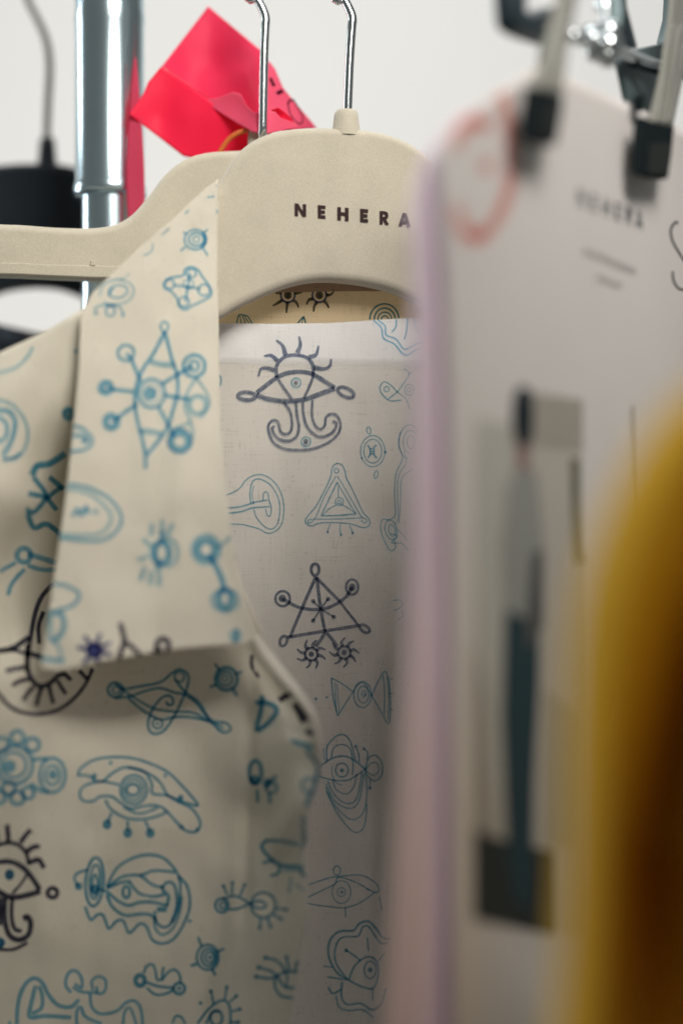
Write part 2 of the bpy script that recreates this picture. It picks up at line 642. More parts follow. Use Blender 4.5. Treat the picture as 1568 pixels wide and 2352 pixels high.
LET = {
    'N': [[(0, 0), (.30, 0), (.30, 1), (0, 1)], [(.70, 0), (1, 0), (1, 1), (.70, 1)], [(0, 1), (.32, 1), (1, 0), (.68, 0)]],
    'E': [[(0, 0), (.42, 0), (.42, 1), (0, 1)], [(0, 0), (1, 0), (1, .25), (0, .25)], [(0, .38), (.92, .38), (.92, .62), (0, .62)],
          [(0, .75), (1, .75), (1, 1), (0, 1)]],
    'H': [[(0, 0), (.32, 0), (.32, 1), (0, 1)], [(.68, 0), (1, 0), (1, 1), (.68, 1)], [(0, .38), (1, .38), (1, .63), (0, .63)]],
    'R': [[(0, 0), (.33, 0), (.33, 1), (0, 1)],
          [(0, 1), (.55, 1), (.78, .96), (.92, .84), (.95, .68), (.90, .52), (.74, .42), (.52, .38), (.30, .38), (.30, .58), (.50, .58),
           (.60, .63), (.62, .70), (.59, .77), (.50, .80), (0, .80)],
          [(.30, .42), (.66, .42), (1.02, 0), (.64, 0)]],
    'A': [[(-.04, 0), (.28, 0), (.60, 1), (.34, 1)], [(.72, 0), (1.04, 0), (.66, 1), (.40, 1)], [(.2, .17), (.8, .17), (.74, .40), (.26, .40)]],
}


def lettering(name, spots, yfun, mat, parent, shear, lift=0.0003):
    """spots: (letter, x0, baseline, width, height); shear = drop per unit to the right"""
    bm = bmesh.new()
    k = 0
    for (ch, x0, yb, w, h) in spots:
        for poly in LET[ch]:
            vs = []
            for (u, v) in poly:
                x = x0 + u * w
                y = yb + (x - x0) * shear - v * h
                vs.append(bm.verts.new(P(x, y, yfun(x, y) - lift - 0.00002 * k)))
            k += 1
            f = bm.faces.new(vs)
    me = bpy.data.meshes.new(name)
    bmesh.ops.triangulate(bm, faces=bm.faces)
    bm.to_mesh(me)
    bm.free()
    return link(name, me, mat, parent)


def cv(c):
    return (348.4 + c[0] * .4444, 348.4 + c[1] * .4444)


spots = []
for ch, x0, yb, w, h in (('N', 738, 331, 60, 66), ('E', 858, 342, 40, 68), ('H', 959, 352, 58, 68), ('E', 1077, 361, 41, 68),
                         ('R', 1178, 372, 47, 68), ('A', 1277, 381, 58, 68)):
    q = cv((x0, yb))
    spots.append((ch, q[0], q[1], w * .4444, h * .4444))
lettering('lettering', spots, Yh1, M_brown, h1, 0.085)

# ------------------------------------------------------------------ second beige hanger
T2 = 0.12
def Yh2(px, py=0):
    return 1.034 / (1.0 - (px - 784) * KPX * T2)
h2 = thing('clothes_hanger', 'rear beige flocked hanger, its left arm bare, pink film tied to its hook', 'hanger',
           P(600, 340, 1.034), 'beige hangers')
left2 = [(-420, 540), (-200, 520), (0, 511), (120, 518), (205, 520), (262, 512), (305, 488), (345, 442), (378, 398), (420, 364), (470, 347),
         (530, 342), (600, 341)]
right2 = [(1200 - x, y + 6) for (x, y) in left2[-2::-1]]
bot2r = [(1620, 640), (1300, 640), (1000, 640), (880, 600), (760, 560)]
bot2l = [(680, 545), (600, 540), (520, 548), (440, 590), (360, 640), (262, 641), (120, 636), (0, 631), (-200, 634), (-420, 645)]
slab('hanger_body', left2 + right2 + bot2r + bot2l, Yh2, 0.011, M_flock, h2, 0.0038, 3, 5, Vector((-T2, 1, 0)))
slab('lower_lip', [(-420, 612), (-200, 606), (0, 602), (130, 607), (300, 612), (330, 626), (262, 637), (120, 632.5), (0, 628), (-200, 630), (-420, 640)],
     lambda x, y: Yh2(x) - 0.0010, 0.003, M_flock, h2, 0.0006, 3, 3)
slab('notch_tab', [(208, 596), (218, 597), (219, 610), (207, 610)], lambda x, y: Yh2(x) - 0.0014, 0.003, M_flock, h2, 0.0005, 0, 2)
nb2 = P(597, 342, 1.034)
lathe('neck', nb2.x, Yh2(597) + 0.0055, [(0.0062, nb2.z - 0.004), (0.0056, nb2.z + 0.0005), (0.0052, nb2.z + 0.006), (0.0048, nb2.z + 0.0085),
                                         (0.0, nb2.z + 0.0095)], M_flock, h2, 28)
hook(h2, 603, 320, Yh2(603) - 0.0045, M_chrome, 6)

# ------------------------------------------------------------------ black hanger and black garment behind
def Yb(px, py=0):
    return 1.14 / (1.0 - (px - 100) * KPX * 0.10)
hb = thing('clothes_hanger', 'black flocked hanger behind the steel pole at the far left', 'hanger', P(105, 370, 1.14))
lb = [(-420, 560), (-300, 540), (-200, 480), (-120, 410), (-50, 383), (20, 372), (105, 370), (150, 374), (185, 384), (225, 405), (262, 450),
      (330, 510), (430, 540), (560, 560), (560, 700), (430, 690), (300, 700), (215, 700), (186, 680), (140, 662), (85, 656), (20, 662), (-40, 682),
      (-110, 720), (-300, 700), (-420, 700)]
slab('hanger_body', lb, Yb, 0.012, M_flock_black, hb, 0.0042, 3, 4)
nbb = P(105, 372, 1.14)
lathe('neck', nbb.x, Yb(105) + 0.006, [(0.0064, nbb.z - 0.004), (0.0046, nbb.z + 0.001), (0.0040, nbb.z + 0.008), (0.0036, nbb.z + 0.0125), (0, nbb.z + 0.013)],
      M_flock_black, hb, 24)
yb = Yb(105) + 0.006
tube('hook', [P(107, 330, yb), P(110, 240, yb), P(114, 150, yb), P(106, 90, yb), P(85, 40, yb), P(62, -10, yb), P(60, -80, yb),
              Vector((-0.125, yb, RZ + 0.015)), Vector((-0.145, yb, RZ + 0.018)), Vector((-0.160, yb, RZ - 0.01))], 0.0019, M_hookgrey, hb, 10, 6)

bl = thing('black_garment', 'black patterned garment, a sliver of its shoulder showing at the far left', 'garment', P(40, 770, 1.12))
Dblk = Depth([(-300, 690, 1.13), (0, 745, 1.135), (400, 850, 1.13), (-300, 2500, 1.13), (400, 2500, 1.13), (100, 1500, 1.125)], wob=0.004)
pb, polyb = cloth('front', [(-300, 690), (-100, 722), (0, 745), (100, 767), (250, 810), (400, 850)], [(-300, 2600), (400, 2600)], [(-300, 690), (-300, 2600)],
                  [(400, 850), (400, 2600)], Dblk, M_navy, bl, 30, 40)
M_thread = plain('copper_thread', (0.10, 0.055, 0.035), 0.7)
M_thread2 = plain('blue_thread', (0.05, 0.09, 0.12), 0.7)
a = Art(frame(0, 700, 600))
a.s([(190, 445), (210, 480), (200, 505), (250, 490)], 7).s([(150, 505), (190, 495)], 6).build(Dblk, None, M_thread, bl, 'woven_mark')
a = Art(frame(0, 700, 600))
a.c(30, 470, 40, 30, w=5).c(30, 470, 22, 15, w=5).s([(90, 440), (100, 480), (70, 520)], 5).build(Dblk, None, M_thread2, bl, 'woven_mark')

# ------------------------------------------------------------------ pink film tied to the rear hanger's hook
pk = thing('pink_film', 'crumpled pink plastic film with pen marks, tied round the rear beige hanger\'s hook', 'plastic tag', P(590, 330, 1.045))
FP = frame(300, 0, 600)


def fp(l):
    return [FP(q) for q in l]


Dmain = Depth([(*FP((650, 40)), 1.060), (*FP((330, 455)), 1.050), (*FP((1015, 345)), 1.052), (*FP((900, 500)), 1.047), (*FP((700, 450)), 1.058),
               (*FP((600, 800)), 1.052), (*FP((950, 880)), 1.044), (*FP((1060, 500)), 1.049)], wob=0.0025, seed=2)
cloth('upper_sheet', fp([(330, 455), (650, 40)]), fp([(930, 880), (1050, 800)]), fp([(330, 455), (640, 680), (930, 880)]),
      fp([(650, 40), (1015, 345), (1065, 430), (1060, 700), (1050, 800)]), Dmain, M_pink, pk, 40, 40, 0.00012)
Dlow = Depth([(*FP((105, 785)), 1.046), (*FP((330, 455)), 1.0495), (*FP((600, 650)), 1.0465), (*FP((480, 1075)), 1.050), (*FP((930, 890)), 1.0415), (*FP((900, 1025)), 1.046),
              (*FP((500, 800)), 1.0475), (*FP((300, 800)), 1.051)], wob=0.0015, seed=5)
cloth('folded_sheet', fp([(325, 455), (600, 650), (800, 800), (940, 895)]), fp([(105, 785), (300, 935), (480, 1075), (700, 1110), (920, 1100)]),
      fp([(325, 455), (235, 565), (205, 640), (105, 785)]), fp([(940, 895), (930, 1000), (920, 1100)]), Dlow, M_red, pk, 40, 26, 0.00012)
Dcr = Depth([(*FP((600, 680)), 1.046), (*FP((760, 790)), 1.042), (*FP((830, 640)), 1.041), (*FP((930, 760)), 1.036), (*FP((1000, 770)), 1.030), (*FP((1100, 770)), 1.029),
             (*FP((950, 905)), 1.030), (*FP((1060, 920)), 1.027), (*FP((1240, 850)), 1.032)], wob=0.004, seed=11)
cloth('crumpled_strip', fp([(600, 690), (720, 670), (820, 630), (875, 645), (910, 720), (965, 775), (1040, 765), (1110, 765), (1150, 810), (1250, 845)]),
      fp([(640, 710), (760, 790), (850, 850), (950, 905), (1060, 920), (1270, 870)]), fp([(600, 690), (640, 710)]), fp([(1250, 845), (1270, 870)]),
      Dcr, M_rose, pk, 50, 14, 0.00012)
Dfl = Depth([(*FP((1060, 420)), 1.052), (*FP((1160, 600)), 1.050), (*FP((1390, 865)), 1.056), (*FP((1100, 760)), 1.042), (*FP((1250, 870)), 1.044)], wob=0.003, seed=3)
fl, _ = cloth('marked_flap', fp([(1030, 400), (1075, 425), (1110, 470)]), fp([(1060, 900), (1200, 900), (1400, 880)]), fp([(1030, 400), (1050, 620), (1060, 900)]),
              fp([(1110, 470), (1165, 600), (1280, 740), (1400, 880)]), Dfl, M_rose, pk, 24, 30, 0.00012)
a = Art(FP)
a.s([(1078, 535), (1090, 560), (1105, 590)], 20).s([(1125, 645), (1140, 632), (1165, 625)], 24).s([(1200, 715), (1210, 690), (1240, 685)], 14)
a.s([(1200, 715), (1215, 780), (1250, 830), (1280, 850), (1300, 840)], 7).s([(1240, 685), (1275, 745), (1300, 800), (1298, 845)], 7)
a.build(Dfl, None, I_pen, fl, 'pen_mark')
Dkn = Depth([(*FP((1080, 760)), 1.036), (*FP((1230, 830)), 1.038), (*FP((1150, 740)), 1.030), (*FP((1160, 860)), 1.033)], wob=0.003, seed=8)
cloth('knot', fp([(1085, 755), (1130, 738), (1165, 760), (1230, 815)]), fp([(1090, 790), (1140, 830), (1190, 850), (1240, 850)]), fp([(1085, 755), (1090, 790)]),
      fp([(1230, 815), (1240, 850)]), Dkn, M_red, pk, 20, 10, 0.00012)
Dst = Depth([(310, 120, 1.050), (290, 300, 1.049), (335, 300, 1.048), (295, 520, 1.050), (335, 520, 1.0495)], wob=0.001, seed=20)  # pink sheet modelled in place of the film's reflection in the pole
cloth('pole_reflection', [(309, 132), (313, 132)], [(296, 540), (330, 540)], catmull([(309, 132), (302, 200), (292, 320), (289, 420), (296, 540)], 4),
      catmull([(313, 132), (319, 200), (328, 320), (332, 420), (330, 540)], 4), Dst, M_pole_reflection, pk, 8, 40, 0.00012)
tube('rubber_band', [P(*FP((700, 1110)), 1.0385), P(*FP((745, 1020)), 1.0375), P(*FP((800, 950)), 1.0365), P(*FP((870, 908)), 1.0355), P(*FP((945, 893)), 1.0345), P(*FP((1010, 905)), 1.034)],
     0.0011, M_rubber, pk, 8, 6)

# ------------------------------------------------------------------ printed shirt
sh = thing('printed_shirt', 'cream shirt printed with blue and black doodle eyes, hanging on the front beige hanger', 'shirt', P(400, 2350, 0.98))

# back panel seen from inside
Dback = Depth([(480, 742, 1.011), (720, 742, 1.0145), (960, 735, 1.018), (1250, 800, 1.022),
               (500, 1200, 1.014), (720, 1200, 1.012), (880, 1200, 1.013), (960, 1200, 1.006), (1250, 1200, 1.01),
               (560, 1800, 1.014), (760, 1800, 1.016), (870, 1800, 1.019), (960, 1800, 1.004), (1250, 1800, 1.0),
               (560, 2500, 1.030), (760, 2500, 1.032), (880, 2500, 1.030), (1250, 2500, 1.01)],
              folds=((885, 1500, 875, 2500, 22, 0.006), (650, 1050, 560, 2100, 60, 0.0025)), wob=0.0022, seed=1)
pback, poly_back = cloth('back_panel', [(470, 741), (500, 742), (640, 743), (760, 741), (960, 728), (1100, 745), (1250, 800)],
                         [(470, 2600), (1250, 2600)], [(470, 741), (470, 2600)], [(1250, 800), (1250, 2600)], Dback, M_inside, sh, 90, 140)
Dband = lambda x, y: Dback(x, y) - 0.00018
pband, poly_band = cloth('neck_band', [(480, 743.5), (640, 744.5), (760, 742.5), (960, 730), (1060, 741)],
                         [(480, 832), (600, 838), (760, 850), (900, 858), (1060, 862)], [(480, 743.5), (480, 832)], [(1060, 741), (1060, 862)],
                         Dband, M_band, sh, 60, 14, 0.0)
Dfac = Depth([(450, 640, 1.014), (800, 620, 1.019), (1000, 640, 1.022), (450, 800, 1.0125), (800, 800, 1.0165), (1050, 800, 1.0205)])
pfac, poly_fac = cloth('back_facing', [(470, 560), (700, 540), (1050, 560)], [(470, 800), (1050, 800)], [(470, 560), (470, 800)], [(1050, 560), (1050, 800)],
                       Dfac, M_facing, sh, 50, 24)
slab('neck_label', [(600, 640), (700, 640), (860, 640), (880, 668), (800, 668), (700, 670), (625, 671), (600, 671)], lambda x, y: Dfac(x, y) - 0.0012, 0.0005, M_label, sh, 0.0001, 0, 1)
# stitched seam on the facing
a = Art(frame(400, 400, 800))
for i in range(26):
    x = 345 + i * 20
    a.s([(x, 852 - 2 * math.sin(i * .3)), (x + 11, 852 - 2 * math.sin(i * .3 + .3))], 3)
a.build(Dfac, None, I_faint, pfac, 'stitching')

# left front panel
Dfront = Depth([(-120, 870, .948), (0, 812, .956), (100, 762, .961), (185, 715, .965), (300, 640, .985), (420, 560, .992), (500, 520, .995), (400, 800, .982), (60, 900, .955), (150, 930, .963),
                (-120, 1200, .944), (20, 1150, .947), (90, 1150, .964), (150, 1150, .996), (300, 1150, .985), (450, 1150, .980),
                (-120, 1500, .945), (60, 1500, .957), (130, 1450, .990), (300, 1420, .976), (460, 1380, .976), (560, 1380, .966),
                (-120, 1900, .957), (200, 1900, .965), (420, 1900, .967), (560, 1750, .962), (600, 1620, .960), (590, 1880, .968), (690, 1850, .934), (640, 1900, .950), (700, 1700, .934), (735, 1760, .930), (715, 1950, .938),
                (-120, 2500, .985), (200, 2500, .985), (450, 2500, .980), (650, 2400, .970), (690, 2150, .950)],
               folds=((580, 1540, 560, 2100, 16, 0.0035), (520, 2050, 440, 2420, 35, 0.004), (640, 1950, 560, 2110, 40, 0.003), (600, 1510, 700, 1690, 24, 0.007), (700, 1770, 640, 1960, 26, -0.0045), (690, 1900, 610, 2080, 22, 0.004), (330, 1560, 180, 2300, 60, 0.002)), wob=0.003, seed=4)
shoulder = [(-160, 890), (0, 810), (60, 782), (120, 752), (185, 712), (260, 655), (330, 600)]
redge = [(500, 520), (505, 960), (515, 1110), (540, 1290), (580, 1400), (640, 1530), (700, 1620), (724, 1655), (718, 1680), (736, 1715), (730, 1742), (739, 1770), (722, 1808), (718, 1845), (702, 1890), (706, 1925), (694, 1960), (705, 2005), (702, 2060), (707, 2090), (698, 2150),
         (684, 2230), (665, 2352), (640, 2480)]
redge_c = catmull(redge, 4)
pfront, poly_front = cloth('left_front', catmull(shoulder, 5) + [(420, 560), (500, 520)], [(-160, 2500), (240, 2490), (640, 2480)], [(-160, 890), (-160, 2500)],
                           redge_c, Dfront, M_cream, sh, 110, 150)
roll_back('shoulder_roll', catmull(shoulder[:6], 5), Dfront, M_cream, sh, reach=0.034, drop=0.006, lift=0.004)

# collar
Dcol = Depth([(498, 412, .982), (470, 445, .980), (400, 500, .974), (330, 562, .968), (260, 630, .962), (200, 702, .957), (498, 600, .976), (497, 740, .968), (400, 700, .966),
              (340, 850, .957), (500, 960, .955), (185, 850, .950), (165, 1000, .945), (330, 1150, .944), (522, 1200, .946), (140, 1200, .938), (120, 1350, .934),
              (92, 1540, .930), (330, 1400, .936), (560, 1380, .940), (330, 1510, .933), (590, 1480, .938), (640, 1540, .934)],
             folds=((300, 720, 260, 1400, 90, 0.0022), (430, 900, 420, 1450, 45, -0.0015), (470, 520, 380, 720, 30, 0.0012)), wob=0.0022, seed=6)
col_left = [(499, 411), (478, 428), (440, 462), (395, 505), (330, 561), (262, 625), (215, 672), (200, 697), (186, 720), (180, 850), (166, 1000), (148, 1160), (132, 1270), (115, 1380), (92, 1538)]
col_right = [(500, 411), (499, 500), (497, 700), (499, 850), (506, 990), (518, 1120), (540, 1290), (562, 1370), (588, 1440), (606, 1484)]
col_bot = [(92, 1538), (150, 1540), (230, 1522), (370, 1497), (480, 1486), (575, 1480), (606, 1484)]
pcol, poly_col = cloth('collar', [(499, 411), (500, 411)], catmull(col_bot, 4), catmull(col_left, 4), catmull(col_right, 4), Dcol, M_cream, sh, 70, 130)
roll_back('collar_roll', catmull(col_left[1:8], 4), Dcol, M_cream, sh, reach=0.028, drop=0.010, lift=0.003)
roll_back('collar_fold', catmull(col_right[:7], 4), Dcol, M_cream, sh, reach=0.022, drop=0.0, lift=0.0, side=-0.003)
# rolled lapel edge that carries on below the collar
lap = [(590, 1462), (606, 1488), (628, 1518), (655, 1552), (692, 1598), (722, 1648), (735, 1710), (736, 1765)]
lw = [12, 15, 16, 15, 12, 9, 5, 2]
Dlap = Depth([(575, 1440, .9385), (606, 1486, .9372), (655, 1552, .932), (700, 1600, .928), (738, 1720, .925), (500, 1500, .94), (800, 1500, .935), (640, 1760, .93)])
Lp, Wp = catmull(lap, 5), [v[0] for v in catmull([(w, 0) for w in lw], 5)]
rows = []
for i, p in enumerate(Lp):
    rows.append((p[0] - Wp[i] * 1.3, p[1] + Wp[i] * 0.7, p[0] + Wp[i] * .5, p[1] - Wp[i] * .3))
verts, faces = [], []
NV = 7
for i, (x0, y0, x1, y1) in enumerate(rows):
    for k in range(NV):
        t = k / (NV - 1)
        x, y = x0 + (x1 - x0) * t, y0 + (y1 - y0) * t
        bulge = math.sin(t * math.pi) * 0.0018 + 0.0012 * (1 - t) - 0.004 * max(0, t - .75) * 2
        verts.append(P(x, y, Dlap(x, y) - bulge))
for i in range(len(rows) - 1):
    for k in range(NV - 1):
        a0 = i * NV + k
        faces.append((a0, a0 + NV, a0 + NV + 1, a0 + 1))
lo = link('lapel_fold', mesh_from(verts, faces, 'lapel_fold'), M_cream, sh)
sm = lo.modifiers.new('thickness', 'SOLIDIFY'); sm.thickness = 0.0004; sm.offset = -1

# right front panel, mostly behind the clipped sheet
Drf = Depth([(1010, 760, .998), (1300, 700, .985), (1000, 1500, .985), (1300, 1500, .965), (1060, 2500, .975), (1350, 2500, .965)], wob=0.003, seed=12)
cloth('right_front', [(1090, 560), (1300, 690)], [(1080, 2500), (1330, 2500)], [(1090, 560), (1060, 1300), (1080, 2500)], [(1300, 690), (1330, 2500)], Drf, M_cream, sh, 24, 40)

# ---- print: back panel and facing
G2, G4, G6, G8 = frame(550, 750, 600), frame(550, 1150, 600), frame(500, 1700, 600), frame(450, 2150, 650)
G1, G3, G5, G7 = frame(0, 700, 600), frame(0, 1200, 600), frame(0, 1700, 600), frame(0, 2150, 600)
C3 = frame(200, 550, 450)


Dtop = lambda x, y: (Dband(x, y) if y < 866 else Dback(x, y) - 0.0004)


def back(a, mat=None, depth=None):
    return a.build(depth or Dback, poly_back, mat or I_back, pback, ws=1.12 if mat else 1.32)


a = Art(G2)
a.s([(330, 745), (400, 690), (470, 640), (540, 610), (620, 600), (700, 610), (760, 640), (830, 685), (870, 710)], 27)
a.s([(330, 760), (400, 785), (500, 802), (600, 800), (680, 785), (760, 755), (870, 715)], 30)
a.c(262, 768, 60, 27, w=25, rot=2).c(945, 742, 60, 30, w=22, rot=25)
a.s([(480, 655), (525, 720), (572, 785)], 18).s([(722, 630), (690, 710), (655, 785)], 18)
a.s([(470, 640), (468, 560), (520, 500), (600, 485), (680, 505), (718, 560), (722, 630)], 22)
for r in ([(455, 590), (400, 575), (360, 582), (343, 632)], [(475, 525), (430, 488), (382, 492)], [(530, 485), (510, 420), (465, 382)],
          [(612, 470), (632, 410), (622, 355)], [(692, 500), (740, 480), (757, 420)], [(722, 570), (790, 580), (835, 560), (843, 512)]):
    a.s(r, 30, taper=True)
a.s([(515, 805), (560, 870), (575, 950), (565, 1010), (530, 1030), (495, 1010), (480, 950), (445, 933), (412, 970), (420, 1030), (450, 1090), (520, 1130), (620, 1140),
     (720, 1130), (820, 1090), (890, 1030), (908, 960), (885, 905), (845, 890), (808, 915), (800, 970), (770, 995), (735, 970), (712, 900), (715, 795)], 17)
a.s([(600, 805), (610, 900), (622, 980), (608, 1040), (560, 1075), (500, 1070), (455, 1035), (438, 990), (455, 975)], 18)
a.s([(648, 805), (655, 900), (680, 980), (740, 1040), (800, 1045), (860, 1010), (880, 960), (855, 938)], 18)
a.d(603, 675, 15).d(670, 1082, 17)
back(a, I_backdark, Dtop)
back(Art(G2).c(603, 675, 32, w=8), None, Dtop)
back(Art(G2).c(670, 1082, 32, w=8), None, Dtop)
a = Art(G2)
a.s([(1300, 740), (1250, 690), (1205, 670), (1180, 710), (1195, 755), (1250, 800), (1330, 795)], 7).s([(1300, 740), (1235, 790)], 7).c(1225, 720, 18, w=6)
a.s([(1300, 740), (1380, 620), (1345, 580)], 7).s([(1375, 620), (1405, 600)], 6).c(1382, 725, 32, 38, w=6).c(1382, 725, 14, w=5).s([(1300, 740), (1360, 790), (1385, 860)], 6)
back(a)
a = Art(G2)
a.c(1130, 1148, 84, 108, w=6).c(1130, 1148, 62, 82, w=6).c(1103, 1005, 14, 25, w=6, rot=-10).c(1153, 1310, 12, 28, w=6, rot=10)
a.s([(1095, 1105), (1120, 1135), (1155, 1105)], 9).s([(1095, 1195), (1125, 1165), (1158, 1195)], 9).s([(1112, 1130), (1112, 1170)], 8).s([(1140, 1130), (1140, 1170)], 8).s([(1112, 1150), (1140, 1150)], 8)
a.d(1218, 1155, 8).d(1055, 1195, 7)
back(a)
a = Art(G2)
a.s([(1135, 245), (1190, 300), (1205, 370), (1280, 410), (1330, 470), (1370, 485), (1420, 455), (1480, 430)], 9)
a.s([(1165, 243), (1215, 285), (1222, 345), (1290, 375), (1340, 440), (1375, 440), (1440, 405), (1480, 400)], 9)
a.s([(1292, 238), (1290, 290), (1262, 325)], 9).s([(1370, 232), (1365, 310), (1348, 378)], 9).s([(1410, 225), (1430, 300), (1450, 340)], 6)
back(a, I_blue, Dtop)
a = Art(G2).s([(70, 622), (86, 650), (78, 700)], 10)
back(a)
a = Art(G4)
a.s([(100, 415), (200, 370), (260, 300), (320, 268), (390, 272), (460, 325), (505, 410), (518, 510), (500, 610), (450, 660), (400, 668), (350, 640), (280, 620), (220, 608), (100, 603)], 7)
a.s([(290, 462), (285, 385), (305, 310), (355, 296), (430, 340), (480, 430), (490, 520), (470, 610), (430, 640), (380, 620), (330, 560), (310, 505)], 7)
a.s([(100, 497), (220, 485), (320, 455), (405, 440)], 9).s([(375, 445), (377, 400), (393, 383), (410, 400), (415, 440), (430, 490), (425, 545), (405, 547), (392, 500)], 7)
a.s([(100, 534), (220, 520), (300, 495), (418, 485)], 9).s([(310, 470), (300, 400), (312, 340)], 5)
back(a)
a = Art(G4)
a.s([(880, 188), (920, 200), (938, 240), (950, 290), (1010, 410), (1060, 520), (1105, 572), (1105, 615), (1060, 630), (980, 605), (850, 595), (760, 600), (715, 618), (680, 610), (665, 580),
     (690, 540), (740, 480), (800, 370), (840, 280), (850, 220)], 7, closed=True)
a.s([(885, 275), (930, 345), (990, 450), (1050, 550), (1088, 575), (1075, 600), (1050, 580)], 6).s([(875, 275), (800, 410), (735, 560), (690, 600), (685, 580), (715, 572)], 6).c(880, 237, 16, w=6)
a.s([(720, 572), (900, 570), (1060, 562)], 6).s([(885, 318), (830, 430), (775, 548)], 8).s([(775, 548), (900, 545), (1015, 535)], 8).s([(885, 318), (950, 430), (1015, 535)], 6)
a.s([(893, 345), (893, 420)], 6).c(900, 450, 28, w=6).c(900, 455, 12, w=6).s([(880, 472), (830, 500), (785, 545)], 6).s([(920, 472), (970, 500), (1010, 532)], 6)
a.s([(838, 605), (825, 635), (818, 662)], 6).s([(908, 605), (905, 640), (912, 682)], 6).s([(970, 615), (985, 645), (992, 668)], 6).d(992, 668, 8).d(912, 682, 7).d(820, 660, 7)
back(a)
a = Art(G4)
a.s([(1320, -30), (1308, 60), (1335, 150), (1290, 260), (1280, 400), (1285, 540), (1240, 575), (1195, 575), (1185, 640), (1210, 720), (1250, 788), (1285, 770), (1280, 720)], 6)
a.s([(1345, 100), (1360, 180), (1310, 270), (1300, 400), (1305, 560), (1280, 610)], 5).s([(1400, 230), (1330, 290), (1320, 450), (1310, 600)], 5)
a.c(1255, 645, 40, 68, w=6, rot=-12).c(1262, 650, 22, 40, w=6, rot=-12).s([(1250, 670), (1300, 690), (1260, 735), (1330, 740), (1375, 790)], 6).s([(1300, 640), (1370, 720)], 5)
a.s([(1270, 1135), (1310, 1130), (1335, 1160), (1300, 1195), (1275, 1200)], 6).s([(1330, 1200), (1335, 1240), (1300, 1270)], 5)
back(a)
a = Art(G2)
a.c(1385, 1085, 74, 118, w=6, a0=100, a1=330).c(1390, 1085, 50, 80, w=5, a0=100, a1=330).c(1392, 1085, 26, 45, w=5)
back(a)
a = Art(G4)
a.c(733, 920, 27, 40, w=20).s([(738, 970), (650, 1170), (560, 1385)], 21).s([(742, 975), (830, 1065), (900, 1135)], 20).s([(900, 1135), (965, 1220), (1032, 1305)], 16)
a.s([(745, 972), (770, 1180), (803, 1360)], 21).s([(555, 1150), (640, 1185), (740, 1195), (830, 1180), (920, 1130), (965, 1085)], 21)
a.c(510, 1120, 50, 52, w=16).d(508, 1118, 24).s([(510, 1120), (560, 1152)], 24).c(988, 1040, 42, 52, w=16).d(988, 1042, 24).s([(988, 1042), (960, 1088)], 20)
a.s([(540, 1388), (700, 1360), (850, 1335), (1045, 1305)], 21).c(515, 1412, 24, 36, w=19, rot=20).c(1075, 1328, 38, 22, w=18, rot=35)
for q in ((720, 1138), (822, 1123), (720, 1272), (862, 1246)):
    a.s([(770, 1190), q], 11).d(*q, 15)
a.s([(800, 1358), (770, 1405), (735, 1450)], 22).s([(812, 1358), (850, 1400), (885, 1450)], 22)
back(a, I_backdark)
a = Art(G6)
a.sun(838, 66, 42, 17, 8, 62, 20, 10)
a.sun(1064, 54, 42, 17, 8, 62, 20, 30)
back(a, I_backdark)
a = Art(G6)
a.s([(975, 230), (1050, 270), (1125, 325)], 8).s([(1125, 325), (1070, 410), (1020, 490)], 8).s([(1020, 490), (990, 370), (975, 230)], 9).s([(1000, 260), (1005, 370), (1010, 460)], 6).s([(1015, 270), (1030, 470)], 5)
a.c(1190, 345, 60, 90, w=8).c(1195, 345, 38, 58, w=7).c(1200, 340, 15, 22, w=6).d(1205, 345, 8).s([(1125, 325), (1160, 275), (1200, 265), (1250, 345)], 7)
a.s([(1250, 360), (1300, 250), (1345, 185), (1372, 260), (1382, 400), (1370, 545), (1300, 430), (1250, 345)], 8).s([(1332, 210), (1342, 340), (1338, 480)], 7).s([(1360, 220), (1372, 360), (1366, 520)], 6)
a.s([(1380, 240), (1400, 232)], 6).s([(1365, 340), (1402, 335)], 6).s([(1380, 440), (1400, 455)], 6).d(870, 375, 10).d(945, 364, 9)
back(a)
a = Art(G6)
a.s([(945, 800), (948, 700), (1030, 622), (1100, 655), (1140, 800)], 9).s([(975, 780), (992, 712), (1050, 688), (1105, 722), (1125, 830), (1120, 900)], 8)
a.s([(880, 850), (980, 785), (1070, 770), (1150, 810), (1210, 862)], 11).s([(880, 905), (990, 935), (1090, 935), (1150, 900), (1210, 860)], 9).c(1048, 865, 44, 48, w=9).d(1048, 868, 13).c(1048, 868, 70, 100, w=5, a0=90, a1=200)
a.s([(1210, 862), (1232, 785), (1280, 765), (1325, 820), (1320, 905), (1270, 940), (1225, 905), (1210, 862)], 10).s([(1212, 862), (1250, 818), (1290, 820), (1302, 870), (1262, 902), (1212, 868)], 8)
a.s([(1143, 700), (1165, 760), (1165, 810)], 9).s([(1202, 720), (1225, 745), (1222, 800)], 9).s([(920, 710), (928, 800)], 7).d(1200, 718, 9).d(1143, 700, 9)
for b in ([(985, 935), (1010, 1000), (1080, 1030), (1130, 980), (1150, 895)], [(950, 940), (1000, 1040), (1080, 1095), (1150, 1060), (1188, 880)],
          [(940, 960), (1000, 1080), (1100, 1130), (1165, 1080), (1200, 890)], [(935, 980), (1000, 1110), (1110, 1205), (1190, 1165), (1220, 1040), (1212, 880)],
          [(940, 1010), (1010, 1150), (1100, 1270), (1160, 1295), (1205, 1240), (1222, 1100)]):
    a.s(b, 8)
a.s([(1242, 930), (1242, 990)], 8).d(1242, 990, 10)
back(a)
a = Art(G8)
a.s([(870, 445), (1000, 402), (1070, 390), (1200, 382), (1280, 415), (1322, 460), (1310, 492), (1240, 468)], 7).s([(850, 560), (980, 580), (1100, 590), (1200, 560), (1300, 490)], 7)
